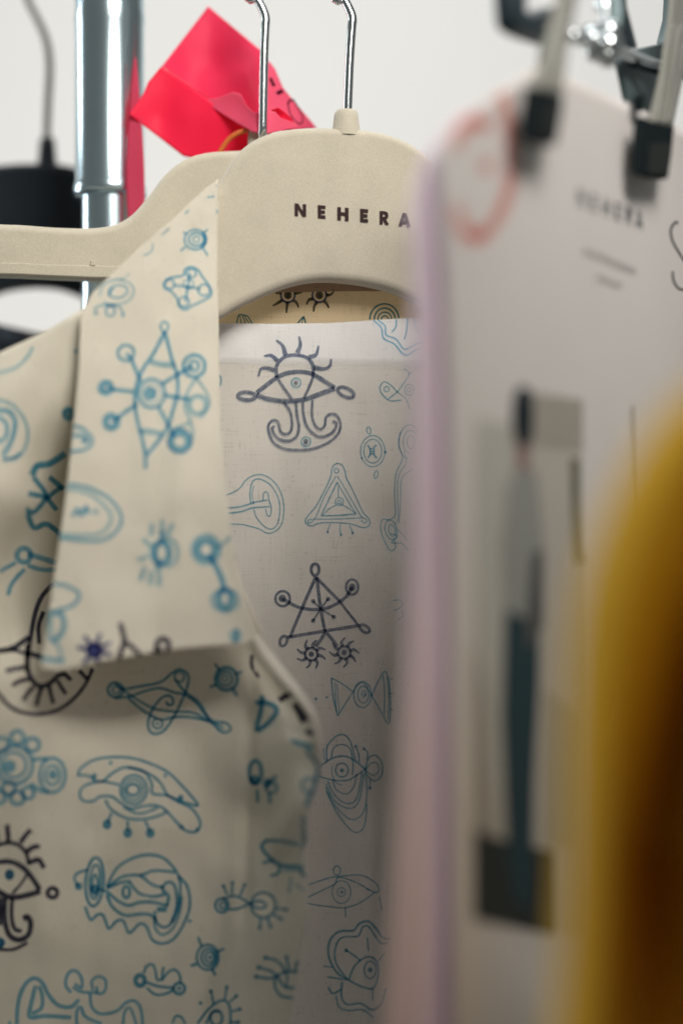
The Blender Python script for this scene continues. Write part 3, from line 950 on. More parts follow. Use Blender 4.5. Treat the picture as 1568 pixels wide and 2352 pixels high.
a.s([(870, 525), (960, 480), (1040, 440), (1070, 395), (1180, 430), (1270, 480)], 7).c(1085, 490, 60, 72, w=6).c(1085, 490, 25, 28, w=6).d(1088, 490, 9).c(1056, 352, 24, 28, w=7).s([(1110, 590), (1112, 652)], 7).s([(1325, 520), (1345, 610)], 6)
back(a)
a = Art(G8)
a.s([(1125, 1050), (1055, 1000), (1005, 900), (1012, 800), (1070, 742), (1160, 735), (1200, 690), (1260, 678), (1310, 730), (1350, 780), (1400, 790)], 12)
a.s([(1125, 1050), (1060, 960), (1042, 880), (1065, 800), (1110, 775), (1190, 770), (1220, 715), (1260, 712), (1330, 810), (1380, 815)], 10)
a.s([(1130, 1050), (1170, 960), (1240, 905), (1300, 920), (1322, 1000), (1290, 1100), (1210, 1090), (1130, 1050)], 11).c(1268, 985, 38, 55, w=9).d(1268, 985, 15)
a.s([(1250, 780), (1258, 865)], 8).s([(1115, 860), (1160, 890), (1205, 925)], 10).d(1115, 860, 11).s([(970, 962), (1030, 968)], 9).s([(995, 1030), (1110, 1048)], 9).s([(1000, 1095), (1030, 1135), (1085, 1110)], 12)
a.s([(1090, 1060), (1085, 1150), (1120, 1205), (1210, 1200), (1280, 1240), (1340, 1200), (1370, 1100)], 11).s([(1050, 1150), (1070, 1220), (1130, 1245), (1220, 1240), (1290, 1290)], 9).s([(1285, 1100), (1285, 1180)], 9).s([(1320, 930), (1360, 880)], 7)
back(a)

a = Art(G2)
for (cx, cy) in ((545, 72), (762, 72)):
    a.d(cx, cy, 27)
for r in ([(505, 108), (470, 130), (440, 146)], [(542, 120), (535, 195)], [(583, 108), (605, 125), (620, 158)], [(592, 60), (645, 52)], [(498, 55), (460, 60)],
          [(716, 98), (690, 105), (674, 138)], [(745, 120), (728, 150), (722, 187)], [(795, 112), (815, 135), (828, 162)], [(810, 72), (840, 68), (862, 48)]):
    a.s(r, 25, taper=True)
a.build(Dfac, poly_fac, I_pen, pfac)
for ex in (545, 762):
    Art(G2).c(ex, 72, 48, 50, w=15).build(Dfac, poly_fac, I_navy, pfac)
a = Art(G2)
a.c(1210, 240, 100, 108, w=11, a0=180, a1=360).c(1212, 240, 72, 78, w=11, a0=180, a1=360).c(1213, 240, 48, 50, w=10, a0=180, a1=360).c(1213, 240, 24, 25, w=10, a0=180, a1=360)
a.build(Dfac, poly_fac, I_blue_deep, pfac)
a = Art(G2)
a.s([(192, 275), (205, 215), (230, 208), (270, 220), (302, 275)], 9).s([(215, 215), (225, 270)], 7).s([(232, 212), (255, 270)], 7).s([(245, 214), (280, 270)], 7)
a.build(Dfac, poly_fac, I_blue_deep, pfac)
a = Art(G2)
a.s([(610, 270), (640, 235), (652, 222), (662, 240), (668, 270)], 10).s([(652, 230), (640, 270)], 7)
a.build(Dfac, poly_fac, I_blue_deep, pfac)


# ---- print: collar
def col(a, mat=I_blue):
    return a.build(Dcol, poly_col, mat, pcol, ws=0.80)


a = Art(C3).c(1098, 282, 100, 92, w=24).c(1105, 280, 68, 60, w=26).c(1105, 280, 30, 28, w=18).s([(1180, 230), (1190, 300), (1150, 355)], 40)
a.s([(1160, 225), (1190, 205), (1215, 187)], 22).s([(1020, 235), (985, 210)], 22).s([(1170, 360), (1195, 400), (1212, 428)], 24).s([(1010, 345), (985, 365), (960, 388)], 22)
col(a)
a = Art(C3).s([(860, 637), (985, 610), (1000, 560), (1060, 532), (1125, 565), (1160, 620), (1225, 710), (1235, 800), (1060, 895), (1000, 925), (945, 890), (932, 825), (870, 755), (815, 725), (808, 680)], 26, closed=True)
a.c(1060, 592, 44, 40, w=22).c(862, 692, 44, 42, w=22).c(1178, 745, 55, 52, w=22).c(992, 852, 48, 46, w=22).s([(1048, 590), (1030, 700), (1008, 850)], 30).s([(890, 700), (1030, 715), (1150, 735)], 26).c(1035, 690, 48, 42, w=16)
col(a)
a = Art(C3).c(388, 758, 88, 58, w=22, rot=-10).s([(300, 800), (330, 740), (350, 720)], 26)
col(a)
a = Art(C3).s([(170, 925), (215, 890), (330, 882), (400, 900), (440, 970)], 20).c(315, 938, 42, 48, w=24).d(182, 955, 22).d(432, 978, 20).s([(280, 900), (320, 888), (360, 905)], 26)
col(a)
a = Art(C3).s([(220, 800), (250, 700), (380, 650), (500, 690), (530, 770), (470, 850), (360, 880), (250, 860)], 26).s([(380, 655), (450, 630), (495, 590)], 16)
col(a, I_pale)
a = Art(C3).s([(705, 315), (702, 375), (665, 412), (620, 425)], 16).s([(1040, 10), (1000, 45)], 16).s([(860, 175), (790, 240)], 14)
col(a)
a = Art(frame(0, 0, 900)).s([(950, 905), (985, 900)], 10).s([(990, 850), (998, 852)], 8).s([(995, 960), (1000, 985)], 8)
col(a)
a = Art(G1).c(1133, 420, 26, 34, w=20).s([(1135, 455), (1060, 600), (980, 720), (935, 850), (930, 960), (950, 1080), (980, 1200), (1000, 1300), (1002, 1400)], 34)
a.s([(1135, 455), (1190, 660), (1222, 760), (1222, 880), (1190, 1000), (1150, 1120), (1080, 1220), (1005, 1310)], 34)
a.c(1045, 880, 92, 100, w=28).d(1035, 880, 52).c(868, 600, 56, 54, w=28).s([(868, 606), (905, 645), (968, 800)], 34)
a.c(730, 840, 36, w=54).s([(760, 848), (920, 868)], 34).c(766, 1075, 40, w=62).s([(790, 1068), (860, 1010), (945, 955)], 38)
a.c(1338, 690, 74, 76, w=34).c(1335, 690, 34, w=26).s([(1330, 690), (1230, 745), (1115, 815)], 34).s([(1310, 920), (1210, 905), (1130, 890)], 34)
a.c(1238, 1208, 62, w=64).s([(1200, 1180), (1150, 1080), (1090, 965)], 32)
col(a)
col(Art(G1).c(730, 840, 16, w=10))
col(Art(G1).c(1238, 1208, 84, w=12))
col(Art(G1).c(1045, 880, 66, 70, w=10))
a = Art(G1).s([(1030, 658), (1110, 680), (1205, 682)], 50).s([(958, 1140), (1040, 1145), (1115, 1160)], 52).c(1362, 960, 58, 62, w=44)
a.s([(1355, 770), (1292, 870), (1275, 980), (1305, 1075), (1190, 1125)], 28).s([(1355, 775), (1425, 880), (1438, 970), (1380, 1050)], 24).s([(1310, 1070), (1330, 1150), (1320, 1210)], 26)
col(a, I_pale)
a = Art(G1).s([(480, 1100), (570, 1125), (635, 1200), (590, 1265), (480, 1280)], 30).s([(500, 1175), (560, 1170), (600, 1205), (560, 1215)], 34)
col(a)
a = Art(G3).s([(450, 196), (600, 222), (740, 290), (825, 390), (830, 480), (760, 560), (650, 592), (400, 570)], 30)
a.s([(500, 420), (535, 372), (560, 415), (590, 355), (612, 405)], 34)
col(a)
a = Art(G3).s([(450, 225), (600, 262), (700, 330), (765, 420), (730, 510), (640, 550), (400, 548)], 32).d(660, 390, 24)
col(a, I_pale)
a = Art(G3).c(1110, 672, 55, 72, w=58).s([(1115, 520), (1115, 590)], 44).s([(1090, 740), (1090, 800)], 50)
col(a)
a = Art(G3).c(1150, 670, 75, 95, w=34)
for r in ([(1048, 470), (1040, 560)], [(1118, 445), (1115, 550)], [(1190, 470), (1150, 560)], [(1000, 770), (965, 865)], [(1045, 800), (1032, 895)], [(1098, 810), (1095, 905)], [(985, 575), (1040, 630)], [(950, 725), (1020, 690)]):
    a.s(r, 42)
col(a, I_pale)
a = Art(G3).c(1420, 650, 62, 60, w=60).s([(1440, 690), (1490, 770), (1530, 860), (1545, 940)], 52).c(1550, 990, 45, 60, w=60)
col(a)
a = Art(G3).c(1420, 650, 96, 100, w=34).s([(1500, 640), (1550, 600), (1590, 560)], 30).c(1550, 1000, 90, 75, w=36)
col(a, I_pale)
a = Art(G4).d(185, 1375, 50, 58).s([(190, 1330), (185, 1420)], 40)
col(a, I_pale)
a = Art(G3).s([(350, 888), (460, 900), (545, 960), (500, 1035), (380, 1075)], 32).s([(320, 1085), (420, 1100), (440, 1190), (380, 1275), (340, 1260)], 46).s([(280, 1400), (440, 1422)], 42)
col(a)
a = Art(G3).s([(390, 1290), (415, 1350), (425, 1410)], 34).s([(340, 1100), (350, 1250)], 46)
col(a, I_pale)
a = Art(G3).d(650, 1345, 66)
for an in (15, 70, 130, 190, 235, 290, 335):
    r = math.radians(an)
    a.s([(650 + 40 * math.cos(r), 1345 + 40 * math.sin(r)), (650 + 120 * math.cos(r), 1345 + 120 * math.sin(r))], 34)
col(a, I_navy)
a = Art(G3).s([(828, 1155), (845, 1220), (858, 1285), (830, 1360), (815, 1450)], 44).s([(858, 1285), (920, 1330), (985, 1395), (1045, 1375), (1090, 1320)], 38).c(1122, 1310, 42, 44, w=46)
col(a, I_black)


# ---- print: left front
def fro(a, mat=I_blue):
    return a.build(Dfront, poly_front, mat, pfront, ws=0.80)


a = Art(G1).s([(230, 560), (170, 650), (90, 710), (-20, 740)], 28)
fro(a, I_pale)
a = Art(G1).s([(-20, 925), (70, 950), (150, 1030), (190, 1130), (180, 1240), (120, 1320), (20, 1342)], 32)
fro(a, I_pale)
a = Art(G1).s([(-20, 1000), (60, 1005), (105, 1080), (80, 1200), (20, 1310)], 44).c(-10, 1130, 60, 80, w=36).s([(20, 1337), (90, 1325), (145, 1290)], 28)
fro(a)
fro(Art(G1).d(470, 1020, 48, 60), I_teal)
fro(Art(G1).d(522, 590, 16), I_teal)
a = Art(G3).s([(220, 140), (255, 75), (340, 58), (450, -10)], 58).s([(230, 150), (300, 240), (330, 300), (390, 380)], 42).s([(195, 262), (320, 290)], 42).s([(340, 150), (440, 235)], 46)
a.s([(180, 370), (235, 390), (330, 290), (430, 215)], 42).s([(190, 400), (235, 500), (320, 475), (420, 545)], 46)
fro(a, I_teal)
a = Art(G3).c(165, 690, 48, w=46).s([(190, 680), (290, 710), (390, 745)], 48).s([(110, 740), (0, 800)], 36).s([(170, 785), (85, 880), (55, 965)], 38).s([(190, 760), (290, 790), (390, 790)], 40)
fro(a, I_blue)
a = Art(G3).s([(365, 890), (285, 980), (240, 1100), (212, 1250), (190, 1400), (192, 1500)], 40).s([(-20, 1352), (90, 1330), (200, 1255)], 46).s([(190, 1365), (300, 1395)], 46).s([(-20, 1340), (120, 1350), (200, 1375)], 30)
a.s([(300, 1080), (265, 1180), (270, 1300)], 38)
fro(a, I_black)
a = Art(G5).s([(190, 0), (188, 130), (210, 225), (270, 285), (340, 268), (400, 215), (460, 195)], 42)
a.s([(-30, 320), (0, 350), (60, 420), (150, 465), (270, 480), (400, 450), (510, 370), (590, 270), (638, 165)], 32)
for r in ([(190, 150), (110, 165), (40, 182)], [(198, 238), (140, 250), (85, 282)], [(232, 290), (195, 330), (160, 385)], [(285, 300), (265, 360), (250, 420)], [(338, 280), (350, 340), (368, 405)],
          [(395, 245), (420, 290), (455, 340)], [(450, 205), (490, 245)], [(545, 178), (600, 235)]):
    a.s(r, 36)
fro(a, I_black)
a = Art(G5).c(795, 312, 52, 50, w=24).c(800, 312, 26, 24, w=16).s([(790, 262), (850, 305), (950, 290), (1100, 260), (1180, 200), (1240, 170), (1295, 210), (1290, 290), (1250, 390), (1190, 510), (1120, 600), (1050, 612), (1020, 560), (1035, 480), (1070, 415), (1120, 362), (1175, 355), (1192, 400), (1160, 418), (1145, 390)], 22)
a.s([(790, 370), (900, 355), (1000, 320), (1100, 300), (1200, 330), (1270, 345), (1350, 400), (1420, 490), (1480, 530), (1555, 540), (1590, 580), (1550, 605), (1510, 590), (1440, 530), (1300, 500), (1200, 500), (1100, 515), (980, 450), (880, 365)], 22)
a.s([(830, 300), (930, 370), (1060, 440), (1200, 462), (1330, 470), (1430, 520), (1540, 575)], 20).s([(1205, 240), (1270, 320), (1370, 400), (1440, 515)], 22).c(1235, 222, 34, w=18).c(1085, 545, 34, w=18).d(1085, 545, 12)
fro(a, I_teal)
a = Art(G5).c(100, 830, 125, 130, w=34).c(95, 830, 86, w=28).d(65, 840, 50).c(10, 690, 48, w=34).c(120, 640, 46, w=36).c(225, 690, 46, w=36).c(195, 1022, 40, w=34).c(60, 990, 44, w=34).c(120, 1055, 46, w=36).c(-10, 1050, 46, w=36)
a.c(362, 900, 88, 118, w=32).c(362, 900, 52, 66, w=26).d(365, 895, 36).s([(225, 790), (330, 785)], 34).s([(210, 955), (270, 1000), (340, 1020)], 34)
fro(a, I_blue)
a = Art(G5).s([(535, 900), (560, 850), (650, 795), (780, 775), (920, 785), (1060, 830), (1170, 890), (1260, 980), (1330, 1060), (1362, 1110), (1250, 1080), (1150, 1040), (1050, 1025), (1045, 960), (1015, 900)], 22)
a.s([(535, 900), (610, 905), (660, 938), (710, 940), (770, 890), (850, 848), (940, 858), (1050, 905), (1110, 960), (1150, 1030), (1220, 1080), (1320, 1130), (1378, 1220), (1360, 1285), (1300, 1290), (1240, 1250), (1150, 1150), (1090, 1112), (1000, 1112), (900, 1130), (830, 1090), (770, 1048), (690, 1048), (640, 1080), (570, 1075), (550, 1020), (590, 970), (700, 945), (820, 965)], 22)
a.c(920, 1000, 92, 100, w=22).c(916, 1000, 44, 40, w=26).c(918, 1000, 68, 72, w=18).s([(725, 1070), (765, 1135), (860, 1192), (980, 1205), (1090, 1180), (1155, 1150)], 22).s([(850, 1120), (960, 1165), (1090, 1125)], 20)
for (x0, y0, x1, y1) in ((770, 1160, 738, 1230), (880, 1215, 880, 1290), (1000, 1215, 1035, 1290)):
    a.s([(x0, y0), (x1, y1)], 22).d(x1, y1 + 8, 34, 40)
a.d(650, 905, 20).d(762, 815, 14).d(1140, 902, 13).d(1245, 1055, 22).d(1250, 1258, 18).d(1360, 1275, 16).s([(880, 845), (960, 860), (1020, 890)], 24)
fro(a, I_teal)
a = Art(G6).c(252, 236, 76, 78, w=30).c(245, 234, 48, w=22).c(242, 232, 20, w=16).s([(205, 180), (175, 130)], 24).s([(310, 205), (362, 185)], 22).s([(185, 275), (140, 292)], 24).s([(295, 300), (328, 355)], 24)
fro(a, I_teal)
a = Art(G6).s([(430, 70), (428, 150), (475, 225)], 28).s([(615, 385), (660, 355), (715, 335)], 50).s([(735, 400), (765, 460), (795, 530)], 84).s([(800, 590), (850, 620)], 46)
fro(a, I_black)
a = Art(G6).s([(500, 350), (490, 450), (462, 585), (540, 540), (600, 450), (530, 400), (450, 400)], 44).s([(700, 660), (770, 685), (845, 705)], 40).s([(800, 720), (850, 790), (890, 840)], 26)
a.c(452, 880, 42, 80, w=34).d(445, 935, 40).d(535, 955, 36).s([(540, 950), (600, 905)], 30).c(562, 985, 38, w=24).s([(465, 1000), (468, 1090)], 26).s([(545, 1020), (555, 1095)], 28).c(822, 970, 48, 52, w=24)
a.s([(890, 830), (862, 960), (800, 1115)], 36).s([(880, 1040), (850, 1070)], 30)
for k in range(5):
    y = 1185 + k * 48
    a.s([(770, y), (800, y + 26), (860, y + 20)], 18)
fro(a, I_teal)
a = Art(G8)
for k in range(7):
    y = 20 + k * 42
    a.s([(825, y), (870, y + 14), (905, y + 36), (840, y + 44)], 12)
a.s([(600, 160), (700, 165), (815, 188)], 24).s([(605, 160), (578, 205), (635, 275), (700, 318), (815, 325)], 28).s([(655, 285), (580, 305)], 22).s([(695, 325), (680, 370), (632, 386)], 22).s([(830, 320), (835, 375), (865, 382)], 22)
fro(a, I_teal)
a = Art(G8).s([(700, 345), (830, 350)], 30).s([(765, 390), (752, 495)], 24).s([(790, 440), (850, 480)], 20)
fro(a, I_pale)
a = Art(G8).c(325, 575, 42, 44, w=22).c(332, 575, 20, w=18).s([(325, 535), (390, 515), (440, 525), (500, 562), (545, 590), (590, 590), (605, 570), (570, 548), (520, 555), (440, 592), (370, 602)], 19).c(588, 572, 78, 80, w=19)
for (x0, y0, x1, y1) in ((358, 505, 335, 450), (389, 505, 392, 430), (440, 515, 470, 443), (665, 592, 737, 602), (650, 630, 702, 662), (572, 650, 565, 718), (612, 648, 635, 712)):
    a.s([(x0, y0), (x1, y1)], 18).d(x1, y1, 13)
fro(a, I_teal)
a = Art(G8).c(235, 905, 70, 80, w=20).c(243, 905, 48, 56, w=20).c(248, 905, 28, 34, w=18).d(250, 905, 14).s([(198, 835), (172, 775)], 20).s([(295, 870), (342, 850)], 20).s([(170, 948), (125, 958)], 22).s([(262, 980), (285, 1022)], 22)
fro(a, I_teal)
a = Art(G8).s([(600, 908), (670, 925), (715, 970), (735, 1015)], 20).s([(560, 970), (630, 990), (680, 1025)], 20).s([(545, 1028), (620, 1040), (685, 1025)], 20).s([(735, 905), (755, 1000)], 20).s([(802, 942), (785, 1000)], 20)
a.s([(668, 1030), (720, 1000), (810, 998)], 20).s([(665, 1030), (662, 1090), (700, 1150), (780, 1165)], 20).s([(680, 1030), (725, 1092), (800, 1100)], 20).s([(742, 1010), (735, 1100)], 16).d(600, 908, 16).d(558, 970, 16).d(542, 1028, 16).d(735, 902, 14).d(802, 940, 13)
fro(a, I_teal)
a = Art(G8).s([(170, 1327), (240, 1235), (320, 1180), (370, 1205), (380, 1290), (375, 1340)], 20).c(290, 1290, 38, 48, w=22).s([(225, 1327), (260, 1260), (310, 1250)], 18)
for (x0, y0, x1, y1) in ((272, 1200, 255, 1120), (343, 1175, 356, 1095), (375, 1190, 418, 1150), (385, 1250, 440, 1235), (380, 1320, 430, 1318)):
    a.s([(x0, y0), (x1, y1)], 17).d(x1, y1, 14)
a.d(190, 1197, 13).s([(10, 1327), (30, 1282), (65, 1285), (95, 1330)], 18)
fro(a, I_teal)
a = Art(G7)
for r in ([(58, 185), (55, 130), (50, 65)], [(140, 190), (175, 140), (212, 100)], [(185, 255), (220, 225), (275, 212)], [(200, 330), (265, 308), (305, 365)], [(-20, 190), (-30, 100)]):
    a.s(r, 42)
a.s([(-20, 205), (60, 190), (125, 205), (180, 260), (198, 340)], 34).s([(-20, 322), (80, 322), (160, 362), (220, 430), (275, 515)], 44).s([(-20, 520), (60, 562), (150, 560), (280, 525)], 48).c(362, 535, 34, 33, w=38)
a.s([(185, 410), (140, 480), (85, 540)], 24).s([(35, 570), (32, 700), (60, 820), (130, 860), (195, 825), (212, 750), (190, 700), (160, 715)], 46).s([(85, 570), (80, 690), (100, 780), (150, 800)], 36).s([(0, 570), (0, 760)], 40).s([(-20, 925), (90, 925), (190, 880)], 28)
fro(a, I_black)
fro(Art(G7).d(66, 410, 36, 44), I_blue_deep)
fro(Art(G7).d(0, 880, 40), I_blue_deep)
a = Art(G7).c(652, 460, 62, 168, w=26, rot=4).c(655, 460, 36, 118, w=22, rot=4).c(655, 480, 18, 70, w=20).s([(610, 375), (535, 400), (512, 440), (545, 490)], 24).d(542, 490, 30).d(650, 510, 34)
a.s([(735, 490), (800, 372), (880, 312), (980, 277), (1080, 277), (1160, 322), (1230, 420), (1242, 540), (1215, 680), (1165, 760), (1115, 770), (1075, 730), (1065, 660)], 24)
a.s([(1230, 420), (1290, 492), (1308, 620), (1270, 740), (1200, 850), (1120, 885), (1050, 860), (1010, 770), (960, 750), (890, 812), (850, 730), (800, 732), (750, 782), (710, 690), (665, 690), (625, 720), (585, 630)], 24)
a.s([(735, 500), (830, 430), (910, 412), (980, 412), (1060, 382), (1205, 392)], 24).s([(960, 410), (1050, 478), (1130, 500)], 24).s([(680, 510), (740, 530), (800, 582), (880, 622), (960, 602), (1050, 600), (1160, 625)], 26)
a.s([(890, 460), (960, 538), (1060, 560), (1140, 545)], 24).s([(735, 505), (830, 465), (900, 455)], 24).s([(735, 545), (775, 632), (860, 690), (960, 682), (1030, 685), (1080, 725)], 26)
a.s([(1110, 505), (1155, 462), (1205, 490), (1218, 620), (1180, 740)], 24).s([(1062, 700), (1070, 780), (1120, 825), (1190, 780), (1235, 680), (1255, 560)], 20).c(870, 530, 24, 40, w=26).s([(1115, 510), (1160, 560), (1150, 625)], 30).s([(1080, 650), (1150, 650)], 40).d(1308, 730, 13)
fro(a, I_teal)
a = Art(G7).c(965, 1140, 32, 36, w=40).s([(990, 1090), (1010, 1042), (1050, 1030), (1070, 1070), (1080, 1130), (1105, 1140)], 22).s([(1128, 1045), (1110, 1140)], 22).s([(1115, 1142), (1160, 1080), (1210, 1068), (1240, 1110), (1242, 1160)], 22).c(1235, 1195, 38, w=28).d(1235, 1195, 16)
a.s([(1000, 1150), (1090, 1180), (1200, 1190)], 24).s([(1010, 1190), (1070, 1236), (1140, 1232), (1195, 1205)], 22)
fro(a, I_teal)
a = Art(G7).s([(115, 1470), (125, 1300), (165, 1180), (230, 1125), (290, 1155), (335, 1240), (400, 1310), (490, 1322), (545, 1270)], 36).s([(245, 1175), (215, 1300), (205, 1392), (310, 1385), (490, 1395)], 38).s([(270, 1180), (292, 1250), (285, 1330), (220, 1370)], 34)
a.s([(490, 1225), (452, 1170), (470, 1092), (520, 1072), (560, 1120), (562, 1190), (515, 1165)], 28).s([(640, 1210), (632, 1145), (680, 1112), (728, 1140), (722, 1210), (680, 1232), (662, 1180)], 26).s([(500, 1185), (560, 1218), (670, 1225)], 26)
a.s([(620, 1230), (632, 1320), (690, 1370), (800, 1352), (870, 1292), (930, 1282), (970, 1340), (985, 1460)], 28).s([(845, 1460), (860, 1355), (900, 1335), (945, 1460)], 26).s([(530, 1460), (528, 1355), (558, 1325), (590, 1390), (700, 1440)], 30).s([(60, 1470), (70, 1420)], 26)
fro(a, I_blue)

# ------------------------------------------------------------------ lilac garment, paper sheet and clip hanger in the right foreground
SS = 1.05
def Yplane(px):
    return -0.3584 * SS / ((px - 784) * KPX - 0.526)


def Ysheet(px, py=0):
    t = (px - 784) * KPX
    base = -0.3584 * SS / (t - 0.526)
    return base + 0.006 * math.sin((px - 1010) / 180.0) + 0.0025 * noise.noise(Vector((px * .004, py * .0016, 3)))


lg = thing('lilac_garment', 'pale lilac garment hanging edge-on behind the paper sheet', 'garment', P(1000, 2350, 0.77))
def Ylil(px, py=0):
    t = (px - 784) * KPX
    return -0.3584 * SS / (t - 0.526) + 0.014 + 0.010 * math.exp(-((px - 1035 - (py - 2352) * .02) / 22.0) ** 2) * max(0, (py - 1500) / 900)
ltop = [(946, 500), (958, 420), (985, 345), (1030, 288), (1090, 238), (1160, 212), (1250, 215), (1330, 240), (1420, 280), (1700, 420)]
lleft = [(946, 500), (950, 700), (947, 1000), (940, 1400), (926, 1700), (908, 2050), (886, 2352), (870, 2600)]
plil, _ = cloth('front', catmull(ltop, 4), [(870, 2600), (1700, 2600)], catmull(lleft, 4), [(1700, 420), (1700, 2600)], Ylil, M_lilac, lg, 80, 70, 0.0006)
roll_back('turned_edge', catmull(lleft, 4), Ylil, M_lilac, lg, reach=0.022, drop=0.0, side=0.004)

ps = thing('paper_sheet', 'white printed paper sheet with coral smile and a photo, held by the clips', 'paper sheet', P(1250, 2350, 0.80))
sheet_top = [(1003, 331), (1040, 287), (1091, 240), (1147, 203), (1202, 168), (1240, 145), (1310, 178), (1441, 236), (1568, 295), (1640, 328)]
pp, poly_sheet = cloth('paper', sheet_top, [(1040, 2560), (1640, 2560)], catmull([(1003, 331), (1014, 480), (1026, 700), (1034, 1100), (1040, 1800), (1040, 2560)], 5), [(1640, 328), (1640, 2560)],
                       Ysheet, M_paper, ps, 90, 90, 0.0003)
# coral smile drawing
FS = frame(1100, 100, 400)     # 300 px over 1176 units
a = Art(FS)
a.s([(860, 560), (905, 680), (935, 850), (960, 1100), (965, 1350), (935, 1600), (860, 1800), (760, 1950), (640, 2050), (560, 2060), (480, 1980), (430, 1850), (410, 1740)], 125)
a.s([(400, 1130), (440, 960), (540, 860), (640, 860), (720, 950)], 140).d(715, 1320, 68, 95)
a.s([(500, 1990), (610, 2060), (720, 2010)], 110).s([(520, 880), (600, 850), (680, 890)], 90)
a.build(Ysheet, poly_sheet, I_coral, pp, 'coral_smile')
# lettering printed on the sheet
sp = []
for ch, x0, w in (('N', 1326, 17), ('E', 1357, 13), ('H', 1384, 17), ('E', 1413, 13), ('R', 1437, 15), ('A', 1460, 16)):
    sp.append((ch, x0, 472 + (x0 - 1326) * 0.375, w, 42))
lettering('printed_name', sp, Ysheet, I_grey, pp, 0.375)
a = Art(frame(900, 0, 900))
a.s([(1110, 1155), (1180, 1180), (1260, 1215), (1350, 1250)], 34).s([(1170, 1275), (1230, 1298), (1285, 1315)], 30)
a.build(Ysheet, None, I_faint, pp, 'small_print')
a = Art(frame(900, 0, 900))
a.s([(1545, 1025), (1532, 1020), (1512, 1055), (1520, 1105), (1550, 1160), (1590, 1225), (1610, 1290), (1585, 1325), (1550, 1325), (1525, 1290), (1520, 1245)], 10)
a.s([(1650, 1080), (1640, 1180), (1660, 1260), (1700, 1230)], 9)
a.build(Ysheet, None, I_pen, pp, 'handwriting')


def patch(name, poly, mat, lift, smooth=0):
    pts = catmull(poly, smooth, True) if smooth else poly
    xs = [p[0] for p in pts]; ys = [p[1] for p in pts]
    nx, ny = 14, 60
    verts, faces = [], []
    x0, x1, y0, y1 = min(xs), max(xs), min(ys), max(ys)
    pts = [tuple(p) for p in pts]
    for j in range(ny + 1):
        y = y0 + (y1 - y0) * min(max(j / ny, 0.002), 0.998)
        cr = []
        for i in range(len(pts)):
            (xa, ya), (xb, yb_) = pts[i], pts[(i + 1) % len(pts)]
            if (ya > y) != (yb_ > y):
                cr.append(xa + (y - ya) / (yb_ - ya) * (xb - xa))
        l_, r_ = min(cr), max(cr)
        for i in range(nx + 1):
            x = l_ + (r_ - l_) * i / nx
            verts.append(P(x, y, Ysheet(x, y) - lift))
    for j in range(ny):
        for i in range(nx):
            q = j * (nx + 1) + i
            faces.append((q, q + nx + 1, q + nx + 2, q + 1))
    return link(name, mesh_from(verts, faces, name), mat, pp)


def pr(name, c):
    return plain(name, c, 0.6, spec=0.3, noise_amt=0.03)


K_bg = pr('print_grey_room', (0.37, 0.34, 0.29)); K_curtain = pr('print_curtain', (0.50, 0.485, 0.44)); K_wallr = pr('print_warm_wall', (0.50, 0.455, 0.40))
K_floor = pr('print_dark_floor', (0.018, 0.022, 0.018)); K_hair = pr('print_hair', (0.006, 0.014, 0.02)); K_face = pr('print_skin', (0.28, 0.17, 0.16))
K_shirt = pr('print_shirt', (0.31, 0.31, 0.285)); K_jeans = pr('print_trousers', (0.013, 0.040, 0.050)); K_panel = pr('print_panel', (0.37, 0.34, 0.29))
K_dark = pr('print_dark_edge', (0.16, 0.15, 0.10)); K_arm = pr('print_sleeve', (0.09, 0.09, 0.085))
patch('photo_print', [(1092, 960), (1200, 985), (1336, 1015), (1330, 2150), (1085, 2112)], K_wallr, 0.0006)
patch('photo_curtain', [(1092, 965), (1170, 985), (1180, 1250), (1168, 1700), (1130, 1980), (1120, 1650), (1095, 1300)], K_curtain, 0.0008)
patch('photo_panel', [(1212, 900), (1338, 918), (1338, 1035), (1232, 1025), (1212, 1010)], K_panel, 0.0010)
patch('photo_shade', [(1085, 1480), (1122, 1600), (1140, 1960), (1085, 1950)], K_bg, 0.0010)
patch('photo_shade', [(1250, 1580), (1318, 1640), (1312, 1950), (1250, 1940)], K_bg, 0.0010)
patch('photo_floor', [(1088, 1905), (1170, 1935), (1268, 1955), (1268, 2146), (1088, 2112)], K_floor, 0.0012)
patch('photo_edge', [(1310, 1050), (1332, 1055), (1332, 1270), (1344, 1290), (1316, 1292)], K_dark, 0.0012)
patch('photo_rule', [(1449, 930), (1455, 932), (1455, 1170), (1449, 1168)], K_panel, 0.0008)
patch('photo_trousers', [(1160, 1385), (1240, 1385), (1238, 1560), (1226, 1800), (1222, 2040), (1212, 2100), (1180, 2060), (1165, 1960), (1152, 1650)], K_jeans, 0.0014)
patch('photo_shirt', [(1186, 1070), (1205, 1062), (1232, 1085), (1248, 1240), (1246, 1400), (1205, 1420), (1160, 1400), (1152, 1250), (1165, 1120)], K_shirt, 0.0016)
patch('photo_sleeve', [(1222, 1270), (1248, 1260), (1248, 1440), (1210, 1500), (1205, 1440)], K_arm, 0.0018)
patch('photo_face', [(1186, 1000), (1216, 1000), (1218, 1050), (1210, 1085), (1192, 1080)], K_face, 0.0018)
patch('photo_hair', [(1184, 900), (1202, 886), (1220, 902), (1225, 960), (1218, 1018), (1192, 1022), (1178, 970)], K_hair, 0.0020, 4)

